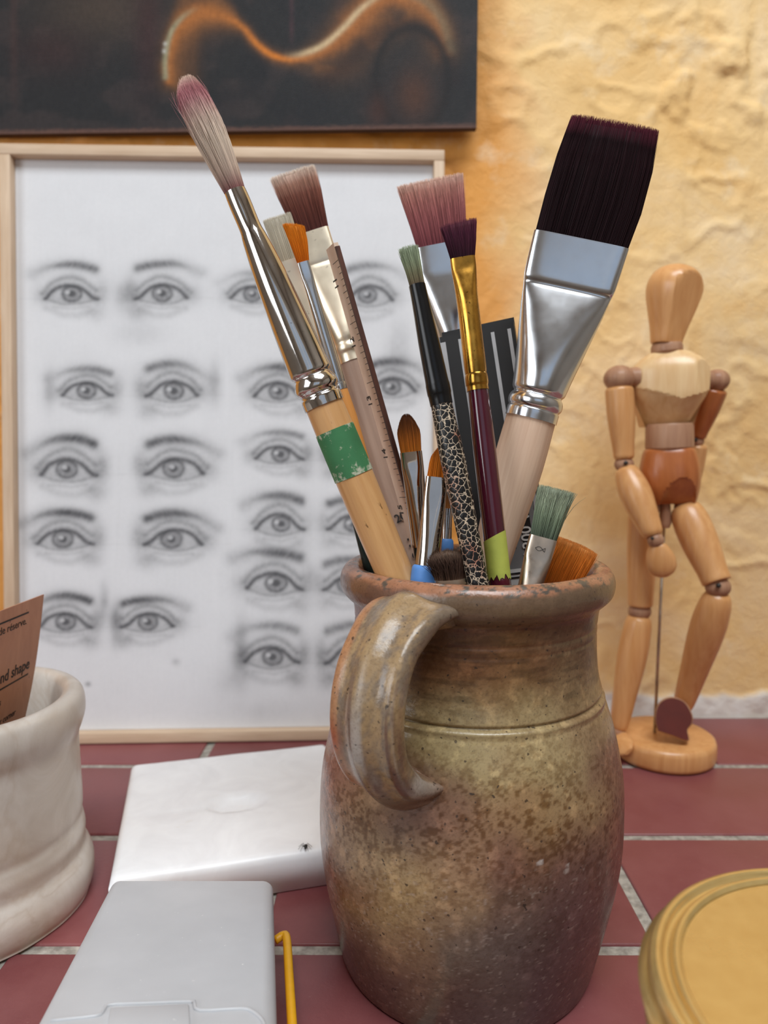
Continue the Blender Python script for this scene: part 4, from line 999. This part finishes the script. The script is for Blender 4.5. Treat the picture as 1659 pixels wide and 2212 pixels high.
def pelvis_carve(V):
    a_ = .0135; e = np.clip(1 - ((V[:, 0] - pc[0]) / a_) ** 2, 0, 1); za = pc[2] - .012 + .024 * np.sqrt(e); V = V.copy()
    V[:, 1] += np.where((V[:, 1] < MY) & (e > 0), np.maximum(za - V[:, 2], 0) * .42 + .0010 * (V[:, 2] < za), 0); return V
limb('chest', (1446, 760, MY), (1446, 921, MY), [(0, 34, 26), (.03, 46, 30), (.12, 66, 40), (.24, 79, 47), (.45, 80, 50), (.62, 76, 50), (.80, 64, 44), (.97, 53, 36), (1, 50, 34)], M_MANP, ex=2.8, ns=80,
     sub=9, carve=chest_carve, cut=[(PY(1395, 810, MY) + np.array([0, -44 * PXM, 0]), (-.62, -.75, .22)), (PY(1500, 810, MY) + np.array([0, -45 * PXM, 0]), (.5, -.85, .12))])
limb('waist', (1446, 915, MY), (1446, 972, MY), [(0, 46), (.1, 49), (.9, 50), (1, 46)], M_JOINT, sub=1)
pc = PY(1450, 1062, MY)
limb('pelvis', (1446, 964, MY), (1446, 1088, MY), [(0, 40, 36), (.03, 48, 42), (.12, 55, 48), (.4, 62, 56), (.65, 62, 57), (.85, 58, 52), (.97, 53, 46), (1, 48, 40)], M_MAND, ex=2.5, ns=96,
     sub=9, carve=pelvis_carve)
# arms
ball('shoulder_joint', (1338, 818, MY), 32, M_JOINT, sq=(1, 1, .85)); ball('shoulder_joint', (1548, 822, MY + .004), 26, M_JOINT, sq=(1, 1, .9))
limb('shoulder_axle', (1350, 815, MY), (1378, 815, MY), [(0, 20), (1, 22)], M_JOINT, sub=1); limb('shoulder_axle', (1512, 818, MY), (1540, 822, MY + .004), [(0, 20), (1, 20)], M_JOINT, sub=1)
limb('upper_arm', (1337, 832, MY), (1348, 994, MY - .004), capsule(30, 22, 29), M_MAN)
jn = ball('elbow_joint', (1348, 1003, MY - .004), 21, M_JOINT, sq=(.95, .9, .8)); ball('elbow_pin', (1352, 1000, MY - .0122), 4.5, M_PIN, jn)
limb('forearm', (1349, 1010, MY - .005), (1412, 1158, MY - .030), [(0, 12), (.03, 21), (.1, 27), (.3, 33), (.5, 33), (.8, 26), (.95, 22), (1, 17)], M_MAN)
jn = ball('wrist_joint', (1416, 1167, MY - .031), 16, M_JOINT); ball('wrist_pin', (1409, 1163, MY - .0375), 3.5, M_PIN, jn)
limb('hand', (1418, 1174, MY - .031), (1436, 1246, MY - .033), [(0, 10, 9), (.1, 20, 13), (.4, 29, 16), (.7, 30, 15), (.9, 22, 11), (1, 9, 5)], M_MAN)
limb('upper_arm', (1545, 836, MY + .006), (1506, 946, MY + .018), capsule(27, 18, 25), M_MAND)
jn = ball('elbow_joint', (1503, 952, MY + .019), 17, M_JOINT); ball('elbow_pin', (1503, 950, MY + .0115), 4, M_PIN, jn)
limb('forearm', (1507, 958, MY + .020), (1488, 1080, MY + .026), capsule(21, 15, 20), M_MAN)
ball('wrist_joint', (1486, 1088, MY + .026), 12, M_JOINT); limb('hand', (1486, 1092, MY + .026), (1476, 1140, MY + .028), [(0, 8, 6), (.3, 17, 9), (.7, 19, 9), (1, 6, 3)], M_MAN)
# legs
ball('hip_joint', (1400, 1096, MY), 24, M_JOINT); ball('hip_joint', (1482, 1096, MY - .002), 24, M_JOINT)
limb('hip_block', (1437, 1084, MY), (1437, 1140, MY), [(0, 10), (.8, 13), (1, 9)], M_JOINT, sub=1)
limb('thigh', (1390, 1094, MY), (1383, 1309, MY - .002), [(0, 20), (.04, 29), (.2, 32), (.5, 31), (.9, 27), (.985, 26), (1, 23)], M_MAN)
ball('knee_joint', (1382, 1320, MY - .002), 24, M_JOINT, sq=(1, .9, .8))
limb('shin', (1382, 1330, MY - .002), (1336, 1572, MY), [(0, 18), (.03, 25), (.12, 29), (.35, 31), (.7, 25), (.95, 20), (1, 16)], M_MAN)
ball('ankle_joint', (1333, 1579, MY), 17, M_JOINT)
limb('foot', (1326, 1588, MY + .004), (1358, 1624, MY - .026), [(0, 10, 9), (.08, 19, 12), (.4, 24, 13), (.8, 22, 9), (1, 9, 4)], M_MAN)
limb('thigh', (1478, 1092, MY - .002), (1549, 1258, MY - .030), [(0, 20), (.04, 31), (.2, 38), (.5, 38), (.85, 31), (.98, 30), (1, 26)], M_MAN)
jn = ball('knee_joint', (1551, 1268, MY - .030), 25, M_JOINT, sq=(1, .9, .85)); ball('knee_pin', (1552, 1265, MY - .0396), 5, M_PIN, jn)
limb('shin', (1553, 1280, MY - .030), (1474, 1528, MY + .004), [(0, 18), (.03, 26), (.12, 33), (.32, 36), (.7, 28), (.95, 22), (1, 17)], M_MAN)
# lifted foot, its painted sole turned to the viewer
ol = smooth_prof([(1422, 1578), (1417, 1552), (1421, 1526), (1436, 1511), (1458, 1508), (1480, 1519), (1494, 1544), (1494, 1562), (1484, 1576), (1486, 1599), (1455, 1589), (1422, 1578)], 4)[:-1]
def footpt(px, py, h):
    k = (1600 - py) / 90.0
    return PY(px, py, MY - .028 + .010 * (1 - k) * 0 + .012 * k + h)
cxo, cyo = ol.mean(0)
ring = lambda s, h: [footpt(cxo + (x_ - cxo) * s, cyo + (y_ - cyo) * s, h) for x_, y_ in ol]
V = np.array(ring(1.0, .0006) + ring(1.05, .002) + ring(1.05, .006) + ring(.85, .013) + ring(.4, .018)); ft = sharp(mesh('foot', V, loft_faces(5, len(ol)), M_JOINT, mq), 50)
V = np.array(ring(.985, -.0004) + ring(.985, .0006)); mesh('foot_sole', V, loft_faces(2, len(ol)), M_SOLE, ft, smooth=False)
ball('ankle_joint', (1470, 1534, MY + .002), 20, M_JOINT)

# ================================================================== MARBLE MORTAR with card
OX, OY = -.2340, .3806
t = NT('honed_marble'); v = t.coord(); f = t.noise(v, 26, 6, .62, 1.0); g = t.noise(v, 9, 4, .6, 1.6); s_ = t.noise(v, 160, 4)
c = t.ramp(f, [(0.30, (188, 178, 167)), (0.52, (202, 194, 185)), (0.7, (214, 208, 201))])
c = t.mix(t.ramp(g, [(0.47, BW[0]), (0.5, (.22, .22, .22, 1)), (0.53, BW[0])]), c, (168, 146, 124))
t.base(c); t.set(rough=.32, sss=.12, spec=.5); t.b.inputs['Subsurface Radius'].default_value = (.01, .008, .006); t.bump(s_, .12, .001)
M_MARBLE = t.m
mo = thing('marble_mortar', (OX, OY, 0), 'thick cream marble mortar with moulded foot and rolled rim at left', 'mortar')
pm = smooth_prof([(.0005, .001), (.056, .0), (.0620, .002), (.0645, .008), (.0648, .016), (.0630, .022), (.0606, .0265), (.0602, .0300), (.0606, .036), (.0599, .0410), (.0592, .045), (.0598, .052), (.0596, .070), (.0594, .086), (.0598, .094),
                  (.0618, .1000), (.0635, .1060), (.0636, .1120), (.0622, .1170), (.0590, .1195), (.0550, .1195), (.0515, .1170), (.0495, .1110), (.0480, .100), (.0455, .070), (.040, .045), (.026, .030), (.0005, .026)], 5)
V = lathe(pm, OX, OY, 128)
a_ = np.tile(np.arange(128) * 2 * math.pi / 128, len(pm))
k = 1 + .02 * (fbm(np.cos(a_) * 2 + 4, np.sin(a_) * 2 + 4, V[:, 2] * 30, 3) - .5)
V[:, 0] = OX + (V[:, 0] - OX) * k; V[:, 1] = OY + (V[:, 1] - OY) * k
mesh('bowl', V, loft_faces(len(pm), 128), M_MARBLE, mo)

cd_tr = PY(95, 1284, .4120)
cd_tl = np.array([cd_tr[0] - .004, .325, cd_tr[2] + .001])
cd_br = np.array([-.2265, .4040, .052]); cd_bl = np.array([-.2290, .352, .052])
def cardpt(u, v_, h):
    """u 0..1 from near to far edge, v 0..1 downwards, bowed a little."""
    u = np.asarray(u, float); v_ = np.asarray(v_, float)
    p = (np.multiply.outer((1 - v_) * (1 - u), cd_tl) + np.multiply.outer((1 - v_) * u, cd_tr) + np.multiply.outer(v_ * (1 - u), cd_bl) + np.multiply.outer(v_ * u, cd_br))
    return p + np.multiply.outer(.004 * np.sin(np.pi * np.clip(v_, 0, 1.1)) + h, np.array([1.0, 0, 0]))
M_COPPER = wood('copper_brown_card', (172, 118, 88), (190, 136, 104), attr=None, rough=.42, stretch=.25, scale=160, spots=(110, 66, 44))
cdo = thing('printed_card', cardpt(.5, 1.0, 0), 'copper brown printed card standing upright inside the marble mortar', 'card')
nu, nv = 10, 24; uu, vv = np.meshgrid(np.linspace(0, 1, nu), np.linspace(0, 1, nv), indexing='ij'); P0 = cardpt(uu.ravel(), vv.ravel(), 0); P1 = cardpt(uu.ravel(), vv.ravel(), -.0008)
gf = grid_faces(nu, nv); rim_i = [i * nv for i in range(nu)] + [(nu - 1) * nv + j for j in range(1, nv)] + [i * nv + nv - 1 for i in range(nu - 2, -1, -1)] + [j for j in range(nv - 2, 0, -1)]
n0 = nu * nv; Fc = gf.tolist() + (gf[:, ::-1] + n0).tolist() + [(rim_i[i], rim_i[(i + 1) % len(rim_i)], rim_i[(i + 1) % len(rim_i)] + n0, rim_i[i] + n0) for i in range(len(rim_i))]
sheet_o = mesh('sheet', np.vstack([P0, P1]), Fc, M_COPPER, cdo, smooth=False)
cw = np.linalg.norm(cd_tr - cd_tl); ch = np.linalg.norm(cd_br - cd_tr)
def card_text(body, size, u_end, vtop, bold=.0):
    # measure by mapping: right-align to u_end
    def fn(x, y, h):
        x = x - x.max()
        return cardpt(u_end + x / cw, vtop - y / ch, h)
    text_mesh('lettering', body, size, fn, M_INK, sheet_o, bold, .00005)
card_text('toute demande réserve.', .0062, .80, .112); card_text('artwork', .0062, .45, .235); card_text('Almond shape', .0094, .90, .345, .0001)
card_text('no solvents', .0062, .55, .455); card_text('please use for corner', .0058, .80, .555)
for (u0, u1, v0) in ((.1, .82, .055), (.05, .90, .370)):
    uu = np.linspace(u0, u1, 8); V = np.vstack([cardpt(uu, np.full(8, v0), .00012), cardpt(uu, np.full(8, v0 + .008), .00012)])
    mesh('printed_rule', V, [(i, i + 1, 9 + i, 8 + i) for i in range(7)], M_INK, sheet_o, smooth=False)

# ================================================================== WHITE STONE BLOCK with spider
BTK = .0233
q00 = PZ(254, 1899, BTK); q01 = PZ(283, 1649, BTK); q11 = PZ(704, 1603, BTK)
bu = q11 - q01; bu[2] = 0; bl = np.linalg.norm(bu); bu /= bl
bv = np.array([-bu[1], bu[0], 0]); bd = (q01 - q00) @ bv
b0 = q01 - bv * bd; b0[2] = 0
t = NT('white_alabaster'); v = t.coord(); f = t.noise(v, 30, 5, .6, 1.0); g = t.noise(v, 240, 3)
c = t.ramp(f, [(0.32, (238, 238, 240)), (0.7, (250, 251, 253))])
c = t.mix(t.ramp(t.noise(v, 55, 3, .5, .5), [(0.70, BW[0]), (0.80, (.35, .35, .35, 1))]), c, (214, 200, 176))
t.base(c); t.set(rough=.36, sss=.15); t.b.inputs['Subsurface Radius'].default_value = (.01, .01, .01); t.bump(g, .06, .0006)
M_ALAB = t.m
rb_ = .005
def axis_s(Ln):
    e = np.array([0, .0006, .0014, .0024, .0036, rb_]); return np.concatenate([e, np.linspace(rb_, Ln - rb_, 46)[1:-1], Ln - e[::-1]])
su, sv = axis_s(bl), axis_s(bd); U, W = np.meshgrid(su, sv, indexing='ij')
eu = np.minimum(U, bl - U); ev = np.minimum(W, bd - W)
rx, ry = np.maximum(rb_ - eu, 0), np.maximum(rb_ - ev, 0); rr = np.minimum(np.hypot(rx, ry), rb_)
top_z = BTK - rb_ + np.sqrt(np.maximum(rb_ ** 2 - rr ** 2, 0))
dc = PZ(512, 1733, BTK) - b0; du_, dv_ = dc @ bu, dc @ bv
dd = ((U - du_) / .019) ** 2 + ((W - dv_) / .0115) ** 2
top_z = top_z - .0050 * sstep(1.12, .45, dd) * (.8 + .4 * fbm(U * 160, W * 160, 2, 2)) - .0011 * np.exp(-((U - du_ + .03) / .02) ** 2 - ((W - dv_ + .002) / .0025) ** 2)
top_z += .0006 * (fbm(U * 40, W * 40, 6, 3) - .5)
P = b0 + np.multiply.outer(U.ravel(), bu) + np.multiply.outer(W.ravel(), bv); P[:, 2] = top_z.ravel()
nu, nv = U.shape; gf = grid_faces(nu, nv)
rim_i = [i * nv for i in range(nu)] + [(nu - 1) * nv + j for j in range(1, nv)] + [i * nv + nv - 1 for i in range(nu - 2, -1, -1)] + [j for j in range(nv - 2, 0, -1)]
Pb = P[rim_i].copy(); Pb[:, 2] = 0.0006; n0 = len(P)
Fc = gf.tolist() + [(rim_i[(i + 1) % len(rim_i)], rim_i[i], n0 + i, n0 + (i + 1) % len(rim_i)) for i in range(len(rim_i))] + [list(range(n0 + len(rim_i)))[n0:][::-1]]
bc = b0 + bu * bl / 2 + bv * bd / 2
tag(mesh('stone_block', np.vstack([P, Pb]), Fc, M_ALAB, loc=bc), 'square white polished stone block with a shallow thumb hollow on top', 'stone block')
sp0 = PZ(659, 1828, BTK + .0012)
sp = thing('spider', sp0 - np.array([0, 0, .0012]), 'tiny dark spider on the corner of the white stone block', 'spider')
for nm, off, r_ in (('abdomen', 0, .0013), ('head', .0019, .0008)):
    c_ = sp0 + np.array([.0004, off * -1, 0]); V = []
    for i in range(9):
        th = math.pi * (i + .05) / 8.1
        V += [c_ + r_ * np.array([.8 * math.sin(th) * math.cos(a_), 1.25 * math.cos(th), .8 * math.sin(th) * math.sin(a_)]) for a_ in np.arange(12) * math.pi / 6]
    mesh(nm, V, loft_faces(9, 12), M_INK, sp)
for sgn in (-1, 1):
    for a_ in (-55, -20, 20, 55):
        dr = np.array([sgn * math.cos(math.radians(a_)), math.sin(math.radians(a_)), 0])
        Vl, Fl = tube_vf([sp0 + dr * .0006, sp0 + dr * .0022 + np.array([0, 0, .0009]), sp0 + dr * .0042 - np.array([0, 0, .0011])], [.00016, .00013, .00008], 5); mesh('leg', Vl, Fl, M_INK, sp)

# ================================================================== TRANSLUCENT PLASTIC BOX
TB = .036
A_, B_ = PZ(243, 1897, TB), PZ(588, 1897, TB); dr = unit(ray(574, 1280)); LEN = .152
t = NT('frosted_plastic'); v = t.coord(); f = t.noise(v, 420, 3); g = t.noise(v, 30, 3)
c = t.ramp(g, [(0.3, (188, 189, 192)), (0.7, (197, 198, 201))]); c = t.mix(t.ramp(f, [(0.71, BW[0]), (0.76, (.8, .8, .8, 1))]), c, (232, 232, 230))
t.base(c); t.set(rough=.34, sss=.2, spec=.45); t.b.inputs['Subsurface Radius'].default_value = (.01, .01, .01)
M_FROST = t.m; M_YEL = simple('yellow_plastic', (238, 176, 34), rough=.4)
up_ = np.array([0, 0, 1.0]); A2, B2_ = A_ - dr * LEN, B_ - dr * LEN
pbx = thing('plastic_case', (A_ + B_ + A2 + B2_) / 4 * np.array([1, 1, 0]), 'frosted grey plastic case with yellow trim and clasp, front left', 'plastic case')
def wedge(name, ins, ztop_off, zbot, mat, bev, seg, flare=0.0, zb_rel=None):
    ctr = (A_ + B_ + A2 + B2_) / 4; V = []
    for p in (A_, B_, B2_, A2):
        o2 = (p - ctr) * np.array([1, 1, 0]); k_ = 1 - ins / np.linalg.norm(o2)
        tp_ = ctr * np.array([1, 1, 0]) + o2 * k_ + up_ * (p[2] + ztop_off); bt = ctr * np.array([1, 1, 0]) + o2 * (k_ + flare) + up_ * (zbot if zb_rel is None else p[2] + zb_rel); V += [tp_, bt]
    o = mesh(name, V, [(0, 2, 4, 6), (1, 7, 5, 3), (0, 1, 3, 2), (2, 3, 5, 4), (4, 5, 7, 6), (6, 7, 1, 0)], mat, pbx, smooth=False)
    return bevel(o, bev, seg)
lid_o = wedge('lid', 0, 0, 0, M_FROST, .0055, 5, .02, zb_rel=-.0100)
tray_o = wedge('tray', -.0025, -.0103, .0004, M_YEL, .0025, 3)
def toppt(px, py, h=0):
    """Pixel to the slanted lid plane."""
    n_ = unit(np.cross(B_ - A_, dr)); n_ = n_ if n_[2] > 0 else -n_
    d = ray(px, py); return CAM + d * (((A_ - CAM) @ n_) / (d @ n_)) + n_ * h
rp = [toppt(*p_, .0002) for p_ in ((110, 2206), (205, 2196), (222, 2186), (236, 2172), (300, 2169), (410, 2165), (420, 2170), (432, 2184), (520, 2180), (545, 2186), (566, 2204), (575, 2225))]
Vr, Fr = tube_vf(smooth_prof(rp, 3), .0007, 8); mesh('lid_rib', Vr, Fr, M_FROST, lid_o)
V = [toppt(*p_, h) for p_ in ((238, 2184), (408, 2176), (412, 2240), (228, 2248)) for h in (.0014, -.002)]
bevel(mesh('clasp', V, [(0, 2, 4, 6), (1, 7, 5, 3), (0, 1, 3, 2), (2, 3, 5, 4), (4, 5, 7, 6), (6, 7, 1, 0)], M_FROST, pbx, smooth=False), .0006, 2)
side = unit((B_ - A_) * np.array([1, 1, 0])); tray_o.location = tuple(-side * .0034); bk = -dr * np.array([1, 1, 0])
cl = [B_ * np.array([1, 1, 0]) + bk * q + side * s_ + up_ * z for q, s_, z in ((.020, .001, .016), (.018, .0048, .017), (.022, .0066, .018), (.05, .0068, .021), (.09, .0070, .024), (.125, .0070, .026), (.132, .005, .026), (.131, .001, .025))]
Vr, Fr = tube_vf(smooth_prof(cl, 4), .0021, 10); mesh('side_clip', Vr, Fr, M_YEL, pbx)

# ================================================================== JAR WITH GOLD LID
GX, GY, GH, GR = .1300, .1648, .120, .0600
t = NT('gold_lacquered_tin'); v = t.coord(); f = t.noise(v, 200, 4); t.base(t.ramp(f, [(0.3, (214, 184, 122)), (0.7, (222, 194, 132))])); t.set(metal=.72, rough=.22); t.bump(t.noise(v, 900, 2), .05, .0003)
M_TIN = t.m
jr = thing('lidded_jar', (GX, GY, 0), 'glass jar with a shiny gold screw lid, front right', 'jar')
pl_ = smooth_prof([(.0005, GH - .0012), (GR - .0095, GH - .0012), (GR - .0088, GH - .0010), (GR - .0078, GH + .0001), (GR - .0066, GH + .0001), (GR - .0056, GH - .0016), (GR - .0042, GH - .0016), (GR - .0030, GH - .0002), (GR - .0016, GH - .0002), (GR - .0004, GH - .0014),
                   (GR, GH - .003), (GR + .0003, GH - .0070), (GR - .0003, GH - .0125), (GR + .0006, GH - .0145), (GR + .0002, GH - .0160), (GR - .0012, GH - .0160), (GR - .0016, GH - .012), (GR - .0016, GH - .0045), (.0005, GH - .0030)], 4)
V = lathe(pl_, GX, GY, 128); mesh('lid', V, loft_faces(len(pl_), 128), M_TIN, jr)
pg = smooth_prof([(.0005, .0), (GR - .010, .0), (GR - .002, .004), (GR + .001, .012), (GR + .001, .080), (GR - .001, .092), (GR - .0045, .0985), (GR - .0045, GH - .0048), (GR - .0075, GH - .0048), (GR - .0075, .095), (GR - .004, .080), (GR - .004, .012), (GR - .012, .005), (.0005, .005)], 4)
t = NT('milky_glass'); t.base((226, 224, 220)); t.set(rough=.12, trans=.35); t.l(t.ramp(t.noise(t.coord(), 40, 2), [(0.3, (.08,) * 3 + (1,)), (0.7, (.16,) * 3 + (1,))]), t.b.inputs['Roughness'])
V = lathe(pg, GX, GY, 96); mesh('glass', V, loft_faces(len(pg), 96), t.m, jr)
